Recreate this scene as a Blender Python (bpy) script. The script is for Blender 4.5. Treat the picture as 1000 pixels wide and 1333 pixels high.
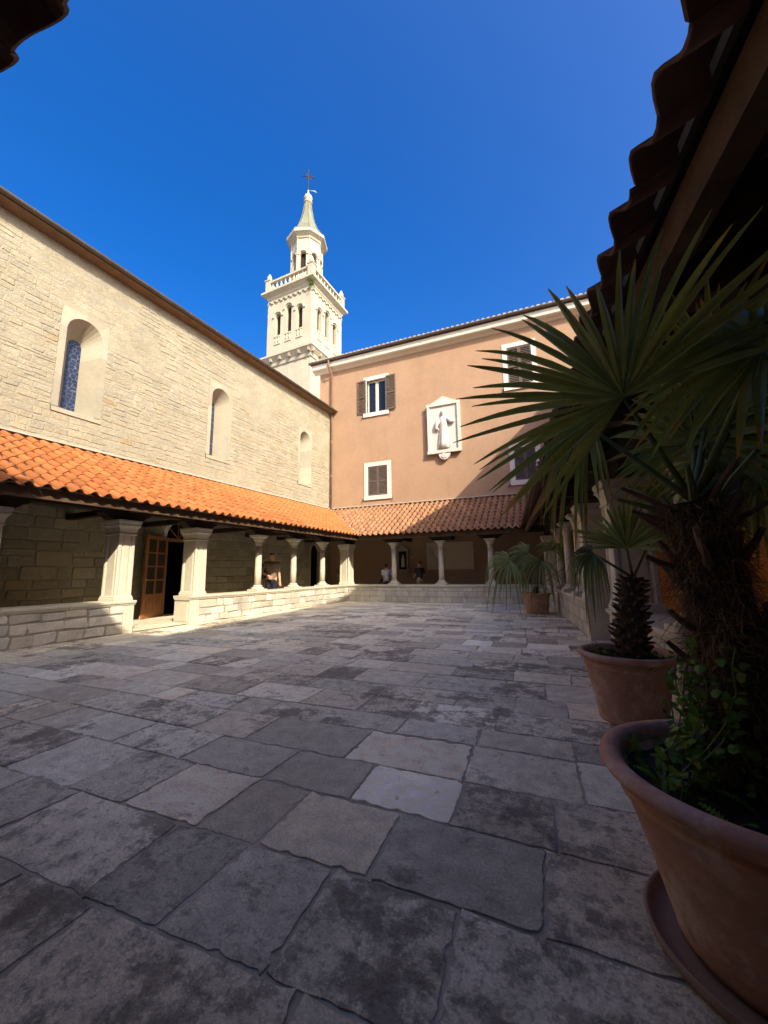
import bpy, math, random
from mathutils import Vector, Matrix, noise as mnoise
random.seed(7)
R_ = random.Random(11)
S = bpy.context.scene
for o in list(bpy.data.objects): bpy.data.objects.remove(o, do_unlink=True)
COL = S.collection
rad = math.radians
# ------------------------------------------------------------------ camera
F, CX, CY, CAMH = 500.0, 500.0, 666.5, 1.2
def _cam():
    a = Vector((746-CX, -(740-CY), -F)).normalized()
    b = Vector((746-1000-CX, -(740+13.4-CY), -F)).normalized()
    up = b.cross(a).normalized()
    if up.y < 0: up = -up
    return a.cross(up), a, up
CAMX, CAMY, CAMZ = _cam()            # world axes written in camera coordinates
cam_d = bpy.data.cameras.new('camera'); cam = bpy.data.objects.new('camera', cam_d); COL.objects.link(cam)
cam_d.sensor_fit = 'HORIZONTAL'; cam_d.sensor_width = 36; cam_d.lens = F/1000*36
cam_d.clip_start = .05; cam_d.clip_end = 2000
cam.matrix_world = Matrix(((CAMX.x, CAMX.y, CAMX.z, 0), (CAMY.x, CAMY.y, CAMY.z, 0), (CAMZ.x, CAMZ.y, CAMZ.z, CAMH), (0, 0, 0, 1)))
S.camera = cam
def ray(u, v):
    d = Vector((u-CX, -(v-CY), -F)); return Vector((CAMX.dot(d), CAMY.dot(d), CAMZ.dot(d)))
def at(u, v, depth):                 # point seen at a pixel, a given depth along the view axis
    return Vector((0, 0, CAMH)) + ray(u, v)*(depth/F)
def proj(p):
    q = Vector(p)-Vector((0, 0, CAMH)); c = CAMX*q.x + CAMY*q.y + CAMZ*q.z
    if c.z > -.02: return (-9999, -9999)
    return (CX+F*c.x/-c.z, CY-F*c.y/-c.z)
# ------------------------------------------------------------------ sky, sun, exposure
SUN = Vector((1, -.65, .85)).normalized()
w = bpy.data.worlds.new('World'); S.world = w; w.use_nodes = True
nt = w.node_tree; nt.nodes.clear()
sky = nt.nodes.new('ShaderNodeTexSky'); sky.sky_type = 'NISHITA'; sky.sun_disc = False
sky.sun_elevation = math.asin(SUN.z); sky.sun_rotation = math.atan2(SUN.x, SUN.y)
sky.air_density = 1.0; sky.dust_density = 4.6; sky.ozone_density = 3.0; sky.altitude = 0
bg = nt.nodes.new('ShaderNodeBackground'); bg.inputs[1].default_value = .098
wo = nt.nodes.new('ShaderNodeOutputWorld')
hs = nt.nodes.new('ShaderNodeHueSaturation'); hs.inputs['Saturation'].default_value = 1.48; hs.inputs['Hue'].default_value = .513
nt.links.new(sky.outputs[0], hs.inputs['Color']); nt.links.new(hs.outputs[0], bg.inputs[0]); nt.links.new(bg.outputs[0], wo.inputs[0])
sl = bpy.data.lights.new('sun', 'SUN'); sl.energy = 2.4; sl.angle = rad(.53); sl.color = (1, .875, .68)
so = bpy.data.objects.new('sun', sl); COL.objects.link(so); so.location = (20, -15, 30)
so.rotation_euler = SUN.to_track_quat('Z', 'Y').to_euler()
vs = S.view_settings; vs.view_transform = 'Standard'; vs.look = 'None'; vs.gamma = 1; vs.exposure = 1.62
vs.use_curve_mapping = False
S.cycles.diffuse_bounces = 8; S.cycles.max_bounces = 12; S.cycles.sample_clamp_indirect = 6
S.render.resolution_x, S.render.resolution_y = 768, 1024
# ------------------------------------------------------------------ materials
MATS = {}
def M(name, col, rough=.8, var=.12, scale=2.0, bump=.25, bscale=40, stain=None, spec=.3, metal=0, objvar=0.0,
      bdist=.01, fine=.08, trans=0, streak=None, detail=8, objstain=0, notint=False, grain=None):
    m = bpy.data.materials.new(name); m.use_nodes = True; t = m.node_tree; N = t.nodes; L = t.links
    p = N['Principled BSDF']; p.inputs['Roughness'].default_value = rough; p.inputs['Metallic'].default_value = metal
    p.inputs['Specular IOR Level'].default_value = spec
    geo = N.new('ShaderNodeNewGeometry'); at_ = N.new('ShaderNodeAttribute'); at_.attribute_name = 'tint'
    def noise(sc, det=6, vec=None):
        n = N.new('ShaderNodeTexNoise'); n.inputs['Scale'].default_value = sc; n.inputs['Detail'].default_value = det
        n.inputs['Roughness'].default_value = .62 if det < 10 else .72
        L.new(vec or geo.outputs['Position'], n.inputs['Vector']); return n.outputs['Fac']
    def mr(src, a, b, c, d):
        n = N.new('ShaderNodeMapRange'); L.new(src, n.inputs[0])
        for i, x in enumerate((a, b, c, d)): n.inputs[i+1].default_value = x
        return n.outputs[0]
    def mul(a, b):
        n = N.new('ShaderNodeMath'); n.operation = 'MULTIPLY'; L.new(a, n.inputs[0]); L.new(b, n.inputs[1]); return n.outputs[0]
    v = mr(noise(scale), .3, .7, 1-var, 1+var)
    v = mul(v, mr(noise(scale*9), .3, .7, 1-fine, 1+fine))
    if grain: v = mul(v, mr(noise(grain[0], 3), .3, .7, 1-grain[1], 1+grain[1]))
    if objvar:
        oi = N.new('ShaderNodeObjectInfo'); v = mul(v, mr(oi.outputs['Random'], 0, 1, 1-objvar, 1+objvar))
    base = N.new('ShaderNodeMix'); base.data_type = 'RGBA'; base.blend_type = 'MULTIPLY'; base.inputs[0].default_value = 1
    base.inputs[6].default_value = (*col, 1); (L.new(at_.outputs['Color'], base.inputs[7]) if not notint else setattr(base.inputs[7], 'default_value', (1, 1, 1, 1)))
    c = base.outputs[2]
    for st in (stain or []):
        amt, sc, lo, hi, scol = st
        mx = N.new('ShaderNodeMix'); mx.data_type = 'RGBA'
        src = noise(sc, 10)
        if objstain:
            oj = N.new('ShaderNodeObjectInfo'); ad = N.new('ShaderNodeMath'); ad.operation = 'ADD'; L.new(src, ad.inputs[0]); L.new(mr(oj.outputs['Random'], 0, 1, -objstain*.75, objstain*.5), ad.inputs[1]); src = ad.outputs[0]
        f = mr(src, lo, hi, 0, amt)
        L.new(f, mx.inputs[0]); L.new(c, mx.inputs[6]); mx.inputs[7].default_value = (*scol, 1); c = mx.outputs[2]
    if streak:
        amt, scol = streak
        mp = N.new('ShaderNodeVectorMath'); mp.operation = 'MULTIPLY'; L.new(geo.outputs['Position'], mp.inputs[0]); mp.inputs[1].default_value = (3, 3, .25)
        mx = N.new('ShaderNodeMix'); mx.data_type = 'RGBA'
        L.new(mr(noise(1.3, 8, mp.outputs[0]), .5, .75, 0, amt), mx.inputs[0]); L.new(c, mx.inputs[6]); mx.inputs[7].default_value = (*scol, 1); c = mx.outputs[2]
    vm = N.new('ShaderNodeVectorMath'); vm.operation = 'SCALE'; L.new(c, vm.inputs[0]); L.new(v, vm.inputs['Scale'])
    L.new(vm.outputs[0], p.inputs['Base Color'])
    if bump:
        b = N.new('ShaderNodeBump'); b.inputs['Strength'].default_value = bump; b.inputs['Distance'].default_value = bdist
        L.new(noise(bscale, detail), b.inputs['Height']); L.new(b.outputs[0], p.inputs['Normal'])
    if trans:
        tr = N.new('ShaderNodeBsdfTranslucent'); L.new(vm.outputs[0], tr.inputs['Color'])
        ms = N.new('ShaderNodeMixShader'); ms.inputs[0].default_value = trans
        L.new(p.outputs[0], ms.inputs[1]); L.new(tr.outputs[0], ms.inputs[2]); L.new(ms.outputs[0], N['Material Output'].inputs['Surface'])
    MATS[name] = m; return m
GREY = (.13, .125, .12)
M('church_stone', (.335, .305, .228), .92, .10, 1.2, .7, 26, [(.25, 1.1, .5, .75, (.29, .255, .185)), (.15, 4, .55, .72, (.26, .23, .175))], .2, bdist=.03, grain=(45, .12), fine=.12)
M('church_mortar', (.33, .30, .225), .95, .12, 2, .5, 40, None, .1, bdist=.02)
M('ashlar', (.355, .325, .25), .85, .08, 1.5, .2, 35, [(.3, 2, .55, .8, (.27, .235, .17))], .25)
M('parapet_stone', (.52, .48, .40), .9, .14, 2.2, .5, 30, [(.6, 2.3, .52, .68, (.27, .25, .21)), (.35, 9, .55, .7, (.22, .2, .17))], .2, bdist=.015)
M('parapet_mortar', (.33, .29, .23), .95, .12, 3, .4, 50, None, .1)
M('column_stone', (.58, .53, .42), .75, .08, 3, .25, 60, [(.4, 3, .55, .75, (.45, .38, .28))], .3)
M('paving', (.80, .74, .565), .75, .16, 1.1, 1.0, 38, [(.78, 2.3, .55, .61, (.20, .175, .14)), (.65, 7, .56, .62, (.25, .215, .165)), (.5, 26, .56, .63, (.22, .19, .15))], .35, bdist=.03, fine=.22, detail=12, objstain=.16, grain=(85, .22))
M('paving_mortar', (.42, .345, .24), .95, .25, 3, .7, 60, [(.5, 3, .5, .6, (.3, .28, .24))], .15, bdist=.01)
M('earth', (.2, .19, .17), .95, .2, .2)
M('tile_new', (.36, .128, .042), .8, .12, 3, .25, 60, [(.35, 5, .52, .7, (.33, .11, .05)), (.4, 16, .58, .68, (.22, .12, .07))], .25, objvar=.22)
M('tile_old', (.34, .178, .094), .85, .2, 2, .3, 60, [(.5, 3, .5, .68, (.36, .15, .09)), (.3, 14, .55, .7, (.2, .12, .09))], .2, objvar=.14)
M('tile_grey', (.42, .34, .28), .9, .2, 3)
M('mortar_pale', (.42, .38, .32), .95, .2, 8, .5, 60)
M('plaster', (.36, .236, .153), .92, .07, .9, .22, 45, [(.45, .6, .5, .72, (.305, .195, .12)), (.2, 3.5, .55, .7, (.42, .29, .19))], .15, fine=.05, streak=(.4, (.31, .198, .127)))
M('plaster_orange', (.62, .27, .11), .92, .08, 1, .2, 45, [(.2, .9, .5, .75, (.5, .2, .09))], .15)
M('white_stone', (.62, .59, .51), .7, .05, 3, .12, 60, None, .3)
M('marble', (.54, .51, .45), .6, .04, 3, .06, 60, None, .35)
M('tower_stone', (.48, .44, .345), .85, .1, .8, .25, 20, [(.4, .9, .5, .75, (.38, .33, .24))], .2, streak=(.5, (.35, .31, .235)))
M('tower_dark', (.36, .31, .25), .9, .2, 1.5)
M('copper', (.20, .20, .14), .6, .2, 1.3, .2, 20, [(.65, 1.4, .47, .62, (.17, .26, .21))], .4)
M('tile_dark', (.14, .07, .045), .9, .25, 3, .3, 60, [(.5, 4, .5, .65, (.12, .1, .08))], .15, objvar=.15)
M('soffit_brown', (.22, .155, .10), .9, .2, 5, .3, 60)
M('iron', (.05, .05, .05), .6, .2, 4, .1, 60, metal=.6)
M('gutter', (.13, .115, .10), .55, .2, 3, .1, 60, metal=.5)
M('pipe', (.23, .14, .10), .6, .2, 3, .1, 60)
M('wood_dark', (.048, .030, .020), .85, .3, 3, .5, 50, None, .2)
M('wood_beam', (.10, .062, .036), .85, .35, 4, .6, 40, [(.6, 7, .5, .65, (.05, .03, .02))], .2)
M('wood_door', (.30, .125, .045), .5, .2, 5, .25, 60, None, .4)
M('shutter', (.115, .09, .075), .7, .15, 4, .1, 60)
M('terracotta', (.44, .235, .155), .85, .12, 2.5, .3, 70, [(.7, 3.2, .49, .6, (.60, .46, .37)), (.55, 4.5, .54, .64, (.24, .13, .085)), (.3, 30, .6, .7, (.5, .38, .3))], .2, fine=.08, streak=(.3, (.55, .42, .34)))
M('saucer', (.26, .17, .12), .85, .2, 4, .2, 60)
M('soil', (.035, .026, .018), .95, .4, 20, 1, 60, bdist=.03)
M('leaf', (.215, .27, .07), .30, .25, 6, .08, 120, None, .6, trans=.35)
M('leaf_dull', (.20, .255, .09), .4, .25, 6, .08, 120, None, .5, trans=.3)
M('ivy', (.11, .23, .03), .5, .3, 14, .1, 120, None, .4, trans=.35)
M('petiole', (.10, .13, .035), .6, .2, 8, .1, 80)
M('trunk', (.085, .06, .04), .95, .4, 15, 1, 60, None, .1, bdist=.03)
M('fibre', (.20, .14, .09), .9, .3, 9, .1, 60, None, .15)
M('stub', (.12, .085, .055), .9, .3, 9, .4, 60)
M('skin', (.58, .34, .22), .6, .05, 8, .05, 90, notint=True)
M('hair', (.03, .02, .015), .7, .2, 20, .3, 90, notint=True)
M('cloth_black', (.045, .04, .04), .9, .15, 8, .2, 120, notint=True)
M('cloth_grey', (.62, .60, .60), .9, .1, 8, .2, 120, notint=True)
M('cloth_brown', (.22, .165, .12), .9, .1, 8, .2, 120, notint=True)
M('cloth_navy', (.02, .02, .03), .9, .1, 8, .2, 120, notint=True)
M('cloth_beige', (.38, .31, .22), .9, .1, 8, .2, 120, notint=True)
M('cloth_red', (.25, .03, .04), .8, .1, 8, .1, 120, notint=True)
M('board', (.60, .49, .36), .6, .05, 3, .05, 60)
M('brass', (.55, .40, .08), .4, .1, 5, 0)
M('curtain', (.55, .38, .36), .9, .1, 8, .1, 60)
M('interior_shade', (.03, .024, .02), 1, .1, 1, 0)  # near-black colour put in for the shade inside rooms and openings
M('lime_plaster', (.66, .64, .60), .95, .05, 2, .1, 50)
def glassmat(name, col, rough):
    m = M(name, col, rough, .1, 4, 0, spec=.6); return m
glassmat('window_glass', (.012, .014, .018), .04); glassmat('door_glass', (.05, .045, .04), .06)
def leadmat():
    m = M('leaded_glass', (.02, .028, .06), .12, .4, 5, 0, spec=.6); t = m.node_tree; N = t.nodes; L = t.links
    p = N['Principled BSDF']; src = p.inputs['Base Color'].links[0].from_socket
    geo = N.new('ShaderNodeNewGeometry'); vo = N.new('ShaderNodeTexVoronoi'); vo.feature = 'DISTANCE_TO_EDGE'; vo.inputs['Scale'].default_value = 9
    L.new(geo.outputs['Position'], vo.inputs['Vector'])
    mr = N.new('ShaderNodeMapRange'); L.new(vo.outputs['Distance'], mr.inputs[0]); mr.inputs[1].default_value = .012; mr.inputs[2].default_value = .035; mr.inputs[3].default_value = 1; mr.inputs[4].default_value = 0
    mx = N.new('ShaderNodeMix'); mx.data_type = 'RGBA'; L.new(mr.outputs[0], mx.inputs[0]); L.new(src, mx.inputs[6]); mx.inputs[7].default_value = (.16, .18, .20, 1)
    L.new(mx.outputs[2], p.inputs['Base Color']); L.new(mr.outputs[0], p.inputs['Roughness'])
leadmat()
# ------------------------------------------------------------------ object helpers
def empty(name, loc=(0, 0, 0), label=None, cat=None, group=None, parent=None):
    o = bpy.data.objects.new(name, None); COL.objects.link(o); o.location = loc; o.empty_display_size = .1
    if parent: o.parent = parent
    return tag(o, label, cat, group)
def tag(o, label=None, cat=None, group=None, kind=None):
    for k, x in (('label', label), ('category', cat), ('group', group), ('kind', kind)):
        if x: o[k] = x
    return o
def rloc(o):
    v = Vector((0, 0, 0))
    while o is not None: v += o.location; o = o.parent
    return v
class MB:
    def __init__(s): s.v = []; s.f = []; s.t = []
    def add(s, vs_, fs, tint=(1, 1, 1)):
        b = len(s.v); s.v.extend(tuple(x) for x in vs_)
        for f in fs: s.f.append(tuple(i+b for i in f)); s.t.append(tint)
        return s
    def box(s, T, a0, a1, b0, b1, c0, c1, tint=(1, 1, 1)):
        P = [T(x, y, z) for z in (c0, c1) for y in (b0, b1) for x in (a0, a1)]
        return s.add(P, [(0, 2, 3, 1), (4, 5, 7, 6), (0, 1, 5, 4), (2, 6, 7, 3), (0, 4, 6, 2), (1, 3, 7, 5)], tint)
    def prism(s, ring0, ring1, tint=(1, 1, 1), caps=True):
        n = len(ring0); s.add(list(ring0)+list(ring1), [(i, (i+1) % n, n+(i+1) % n, n+i) for i in range(n)] + ([tuple(range(n))[::-1], tuple(range(n, 2*n))] if caps else []), tint); return s
    def loft(s, rings, tint=(1, 1, 1), caps=True, closed=True):
        n = len(rings[0]); V = [p for r in rings for p in r]; Fs = []
        for k in range(len(rings)-1):
            for i in range(n if closed else n-1): j = (i+1) % n; Fs.append((k*n+i, k*n+j, (k+1)*n+j, (k+1)*n+i))
        if caps: Fs += [tuple(range(n))[::-1], tuple(range((len(rings)-1)*n, len(rings)*n))]
        return s.add(V, Fs, tint)
    def lathe(s, c, prof, n=20, tint=(1, 1, 1), caps=True):
        return s.loft([[(c[0]+r*math.cos(2*math.pi*i/n), c[1]+r*math.sin(2*math.pi*i/n), c[2]+z) for i in range(n)] for r, z in prof], tint, caps)
    def tube(s, pts, rs, n=6, tint=(1, 1, 1), caps=True):
        pts = [Vector(p) for p in pts]; rings = []
        if not isinstance(rs, (list, tuple)): rs = [rs]*len(pts)
        ref = None
        for i, p in enumerate(pts):
            d = (pts[min(i+1, len(pts)-1)]-pts[max(i-1, 0)]).normalized()
            if ref is None: ref = Vector((0, 0, 1)) if abs(d.z) < .9 else Vector((1, 0, 0))
            a = d.cross(ref).normalized(); b = d.cross(a).normalized(); ref = -b if False else a.cross(d)
            rings.append([p+(a*math.cos(2*math.pi*k/n)+b*math.sin(2*math.pi*k/n))*rs[i] for k in range(n)])
        return s.loft(rings, tint, caps)
    def stone(s, poly, T, h, bev, tint=(1, 1, 1), back=.03, dome=0):
        n = len(poly); cx = sum(p[0] for p in poly)/n; cz = sum(p[1] for p in poly)/n
        sx = max(abs(p[0]-cx) for p in poly) or 1; sz = max(abs(p[1]-cz) for p in poly) or 1
        inn = [(cx+(p[0]-cx)*max(.1, 1-bev/sx), cz+(p[1]-cz)*max(.1, 1-bev/sz)) for p in poly]
        V = [T(p[0], back, p[1]) for p in poly]+[T(p[0], -h*.45, p[1]) for p in poly]+[T(p[0], -h, p[1]) for p in inn]
        Fs = [(i, (i+1) % n, n+(i+1) % n, n+i) for i in range(n)]+[(n+i, n+(i+1) % n, 2*n+(i+1) % n, 2*n+i) for i in range(n)]
        Fs.append(tuple(range(2*n, 3*n)))
        return s.add(V, Fs, tint)
    def build(s, name, mat, parent=None, smooth=False, loc=None, kind=None):
        me = bpy.data.meshes.new(name)
        off = rloc(parent) if parent is not None else Vector(loc or (0, 0, 0))
        me.from_pydata([(x-off.x, y-off.y, z-off.z) for x, y, z in s.v], [], s.f)
        a = me.attributes.new('tint', 'FLOAT_COLOR', 'CORNER'); buf = []
        for f, t in zip(s.f, s.t): buf.extend((t[0], t[1], t[2], 1.0)*len(f))
        a.data.foreach_set('color', buf)
        if smooth: me.polygons.foreach_set('use_smooth', [True]*len(me.polygons))
        me.materials.append(MATS[mat]); me.update()
        o = bpy.data.objects.new(name, me); COL.objects.link(o)
        if parent is not None: o.parent = parent
        else: o.location = off
        if kind: o['kind'] = kind
        return o
def smooth_by_angle(o, deg=40):
    me = o.data
    import bmesh
    bm = bmesh.new(); bm.from_mesh(me)
    for f in bm.faces: f.smooth = True
    for e in bm.edges:
        if len(e.link_faces) == 2 and e.calc_face_angle(0) > rad(deg): e.smooth = False
    bm.to_mesh(me); bm.free(); return o
class Fr:                            # frame: s along the wall, d away from the court, z up
    def __init__(s, O, ang): s.O = Vector((O[0], O[1], 0)); s.e = Vector((math.cos(ang), math.sin(ang), 0)); s.n = Vector((-math.sin(ang), math.cos(ang), 0))
    def __call__(s, a, d, z): return s.O+s.e*a+s.n*d+Vector((0, 0, z))
    def inv(s, p): q = Vector((p[0], p[1], 0))-s.O; return q.dot(s.e), q.dot(s.n)
W0 = lambda x, y, z: Vector((x, y, z))
def isect(A, da, B, db):             # A + A.n*da (line along e) with B + B.n*db
    p = A.O+A.n*da; q = B.O+B.n*db; r, t = A.e, B.e
    k = ((q-p).x*t.y-(q-p).y*t.x)/(r.x*t.y-r.y*t.x); return p+r*k
def tn(a=.1, warm=.04):
    v = 1+R_.uniform(-a, a); w_ = R_.uniform(-warm, warm); return (v*(1+w_), v, v*(1-w_*1.3))
def panel(mb, T, s0, s1, z0, z1, holes, d=0, tint=(1, 1, 1)):
    xs = sorted({s0, s1, *[x for h in holes for x in h[:2] if s0 < x < s1]}); zs = sorted({z0, z1, *[x for h in holes for x in h[2:] if z0 < x < z1]})
    for a, b in zip(xs, xs[1:]):
        for c, e in zip(zs, zs[1:]):
            m, k = (a+b)/2, (c+e)/2
            if any(h[0] < m < h[1] and h[2] < k < h[3] for h in holes): continue
            mb.add([T(a, d, c), T(b, d, c), T(b, d, e), T(a, d, e)], [(0, 1, 2, 3)], tint)
def arch_pts(sc, hw, zs, n=10): return [(sc+hw*math.cos(math.pi*i/n), zs+hw*math.sin(math.pi*i/n)) for i in range(n+1)]   # right to left
def jpoly(a, b, c, d_, j, n=8):
    """slightly irregular rounded rectangle outline, counter-clockwise in (s, z)"""
    r = min(b-a, d_-c)*.12; J = lambda: R_.uniform(-j, j)
    P = [(a+r, c), (b-r, c), (b, c+r), (b, d_-r), (b-r, d_), (a+r, d_), (a, d_-r), (a, c+r)]
    return [(x+J(), z+J()) for x, z in P]
def courses(s0, s1, z0, z1, holes, hr, lr, gap):
    out = []; z = z0
    while z < z1-.04:
        h = R_.uniform(*hr); z2 = min(z+h, z1)
        if z1-z2 < .07: z2 = z1
        blk = sorted((h_[0], h_[1]) for h_ in holes if h_[2] < z2-.01 and h_[3] > z+.01)
        free = []; a = s0
        for b0, b1 in blk:
            if b0 > a: free.append((a, b0))
            a = max(a, b1)
        if a < s1: free.append((a, s1))
        for a, b in free:
            x = a; 
            if b-a < .05: continue
            while x < b-1e-6:
                l = R_.uniform(*lr)*(.75+.5*(z2-z)/hr[1]); x2 = x+l
                if b-x2 < lr[0]*.8: x2 = b
                out.append((x+gap/2, x2-gap/2, z+gap/2, z2-gap/2)); x = x2
        z = z2
    return out
def score(p):
    u, v = proj(p)
    if not (-30 < u < 1030 and -30 < v < 1363): return -1e9
    return -(Vector(p)-Vector((0, 0, CAMH))).length
def pieces(items, scorefn, limit, name, mat, parent, maker, stuffname=None):
    """items the photo shows largest become objects of their own, the rest one mesh"""
    order = sorted(items, key=lambda it: -scorefn(it)); rest = MB()
    for k, it in enumerate(order):
        if k < limit and scorefn(it) > -1e8:
            mb = MB(); maker(mb, it); mb.build(name, mat, parent)
        else: maker(rest, it)
    if rest.v: rest.build(stuffname or name, mat, parent, kind='stuff')

# ------------------------------------------------------------------ frames of the four sides
A36 = rad(3.6); A85 = rad(8.5)
FL = Fr((-8.4, 0), math.pi/2)
FB = Fr((-8.4, 13.88), A36)
FR = Fr((.21, 7.55), -math.pi/2+A85)       # s grows towards the camera
FN = Fr((-1.2, -.36), math.pi+A36)
OV = {'L': .85, 'B': .66, 'R': .73, 'N': .61}; WO = {'L': 2.4, 'B': 2.316, 'R': 2.5, 'N': 2.5}
ZE, ZT = 2.6, 4.25
FRS = {'L': FL, 'B': FB, 'R': FR, 'N': FN}
ORD = 'LBRN'
# ------------------------------------------------------------------ ground and paving
g = MB(); g.add([(-400, -400, -.05), (400, -400, -.05), (400, 400, -.05), (-400, 400, -.05)], [(0, 1, 2, 3)])
tag(g.build('ground', 'earth'), kind='structure')
g = MB(); c4 = [isect(FRS[ORD[i]], .1, FRS[ORD[(i+1) % 4]], .1) for i in range(4)]
nx, ny = 40, 40
ga = [c4[3], c4[0], c4[1], c4[2]]
g.add([W0(p.x, p.y, -.006) for p in ga], [(3, 2, 1, 0)])
court = tag(g.build('courtyard', 'paving_mortar'), kind='structure')
# gallery floors
o4 = [isect(FRS[ORD[i]], WO[ORD[i]]+.3, FRS[ORD[(i+1) % 4]], WO[ORD[(i+1) % 4]]+.3) for i in range(4)]
i4 = [isect(FRS[ORD[i]], .02, FRS[ORD[(i+1) % 4]], .02) for i in range(4)]
g = MB()
for i in range(4):
    a, b = i4[i-1], i4[i]; c, d = o4[i], o4[i-1]
    g.add([W0(p.x, p.y, .012) for p in (a, b, c, d)], [(0, 1, 2, 3)])
tag(g.build('gallery_floor', 'paving'), kind='structure')
# paving: courses parallel to the far wall
D2 = Vector((math.cos(A36), math.sin(A36), 0)); N2 = Vector((-math.sin(A36), math.cos(A36), 0))
TP = lambda a, d, r: D2*a+N2*r+Vector((0, 0, -d))
rows = [-.55, -.1, .28, .70, 1.11, 1.53, 2.0, 2.42, 2.87, 3.18, 3.65, 4.06, 4.58]
while rows[-1] < 15.2: rows.append(rows[-1]+R_.choice((.30, .36, .42, .46, .5)))
fixed = {3: [-2.75, -2.05, -1.62, -.72, .1, .95], 4: [-2.5, -1.72, -1.31, -.87, -.36, .55, 1.2], 5: [-2.15, -1.63, -1.28, -.74, -.08, .5, 1.1], 6: [-1.62, -1.05, -.5, -.03, .5, 1.1]}
pavers = []
def inside(p, m=.0):
    return all(FRS[k].inv(p)[1] < .06-m for k in ORD)
for i in range(len(rows)-1):
    r0, r1 = rows[i], rows[i+1]
    cuts = list(fixed.get(i, []))
    if not cuts: cuts = [R_.uniform(-.6, .4)]
    x = cuts[-1]
    while x < 3: x += R_.uniform(.36, .9)*(.7+(r1-r0)*.6); cuts.append(x)
    x = cuts[0]
    while x > -10: x -= R_.uniform(.36, .9)*(.7+(r1-r0)*.6); cuts.insert(0, x)
    for a, b in zip(cuts, cuts[1:]): pavers.append((a, b, r0, r1, i))
def row_shift(a, i):                  # the courses wander a little
    return .022*math.sin(a*.7+i*1.7)+.006*math.sin(a*2.3+i*.6)
def paver_poly(it):
    a, b, r0, r1, i = it; rr = random.Random(int(a*1000)+i*7919)
    g_ = rr.uniform(.004, .011); a += g_; b -= g_; sk0, sk1 = (math.sin(a*37)*.02, math.sin(b*37)*.02)
    P = []; per = 14 if r1 < 3.7 else 7 if r1 < 6 else 3
    def edge(p, q):
        for k in range(per):
            t = k/per; x = p[0]+(q[0]-p[0])*t; y = p[1]+(q[1]-p[1])*t
            j = .0045 if k else .013; n_ = rr.uniform(.006, .02) if rr.random() < .10 else 0   # chipped arrises
            dx, dy = q[0]-p[0], q[1]-p[1]; l_ = math.hypot(dx, dy) or 1
            P.append((x+rr.uniform(-j, j)-dy/l_*n_, y+rr.uniform(-j, j)+dx/l_*n_))
    A0, B0 = (a-sk0*.5, r0+row_shift(a, i)+g_), (b-sk1*.5, r0+row_shift(b, i)+g_)
    B1, A1 = (b+sk1*.5, r1+row_shift(b, i+1)-g_), (a+sk0*.5, r1+row_shift(a, i+1)-g_)
    edge(A0, B0); edge(B0, B1); edge(B1, A1); edge(A1, A0)
    out = []
    for x, y in P:                    # trim at the parapets
        p = TP(x, 0, y)
        for k in ORD:
            fr = FRS[k]; s_, d_ = fr.inv(p)
            if d_ > -.005: p = p-fr.n*(d_+.005)
        out.append((p.dot(D2), p.dot(N2)))
    return out
pavers = [it for it in pavers if any(inside(TP((it[0]*k+it[1]*(1-k)), 0, it[2]*j+it[3]*(1-j)), .02) for k in (.02, .35, .65, .98) for j in (.1, .5, .9))]
WHITE_SLABS = [(-.8, 2.2), (-.6, 3.4), (-1.0, 6.6), (.02, 6.9)]
def paver_tint(it):
    rr = random.Random(int(it[0]*1000)+it[4]*31)
    v = rr.choice((.74, .84, .92, 1.0, 1.06, 1.14, 1.24)); w_ = rr.uniform(-.035, .05)
    for (a, r) in WHITE_SLABS:
        if it[0] < a < it[1] and it[2] < r < it[3]: v = 1.55; w_ = .0
    if it[0] < -1.0 < it[1] and it[2] < 1.75 < it[3]: v = 1.05; w_ = .07
    return (v*(1+w_), v, v*(1-w_))
def mk_paver(mb, it):
    rr = random.Random(int(it[0]*977)+it[4]); tx, ty = rr.uniform(-.006, .006), rr.uniform(-.008, .008); dz = rr.uniform(-.004, .002)
    ac, rc = (it[0]+it[1])/2, (it[2]+it[3])/2
    mb.stone(paver_poly(it), lambda a, d, r: TP(a, d-dz-(a-ac)*tx-(r-rc)*ty, r), .0005, .012, paver_tint(it), .03)
pieces(pavers, lambda it: score(TP((it[0]+it[1])/2, 0, (it[2]+it[3])/2)), 300, 'paving_stone', 'paving', court, mk_paver)

# ------------------------------------------------------------------ generic arched opening wall piece
def arched_wall(mb, T, s0, s1, z0, z1, ops, depth=.3, tint=(1, 1, 1), d=0, n=10):
    """flat wall with arched openings (sc, halfwidth, zbottom, zspring) and their reveals"""
    ops = sorted(ops); x = s0
    q = lambda *P: mb.add([T(a, dd, z) for a, dd, z in P], [tuple(range(len(P)))], tint)
    for sc, hw, zb, zs in ops:
        q((x, d, z0), (sc-hw, d, z0), (sc-hw, d, z1), (x, d, z1))
        if zb > z0: q((sc-hw, d, z0), (sc+hw, d, z0), (sc+hw, d, zb), (sc-hw, d, zb)); q((sc-hw, d, zb), (sc+hw, d, zb), (sc+hw, d+depth, zb), (sc-hw, d+depth, zb))
        P = arch_pts(sc, hw, zs, n)
        for (a, za), (b, zb_) in zip(P, P[1:]):
            q((b, d, zb_), (a, d, za), (a, d, z1), (b, d, z1)); q((a, d, za), (b, d, zb_), (b, d+depth, zb_), (a, d+depth, za))
        for sg in (-1, 1): q((sc+sg*hw, d, zb), (sc+sg*hw, d, zs), (sc+sg*hw, d+depth, zs), (sc+sg*hw, d+depth, zb))
        x = sc+hw
    q((x, d, z0), (s1, d, z0), (s1, d, z1), (x, d, z1))

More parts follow.
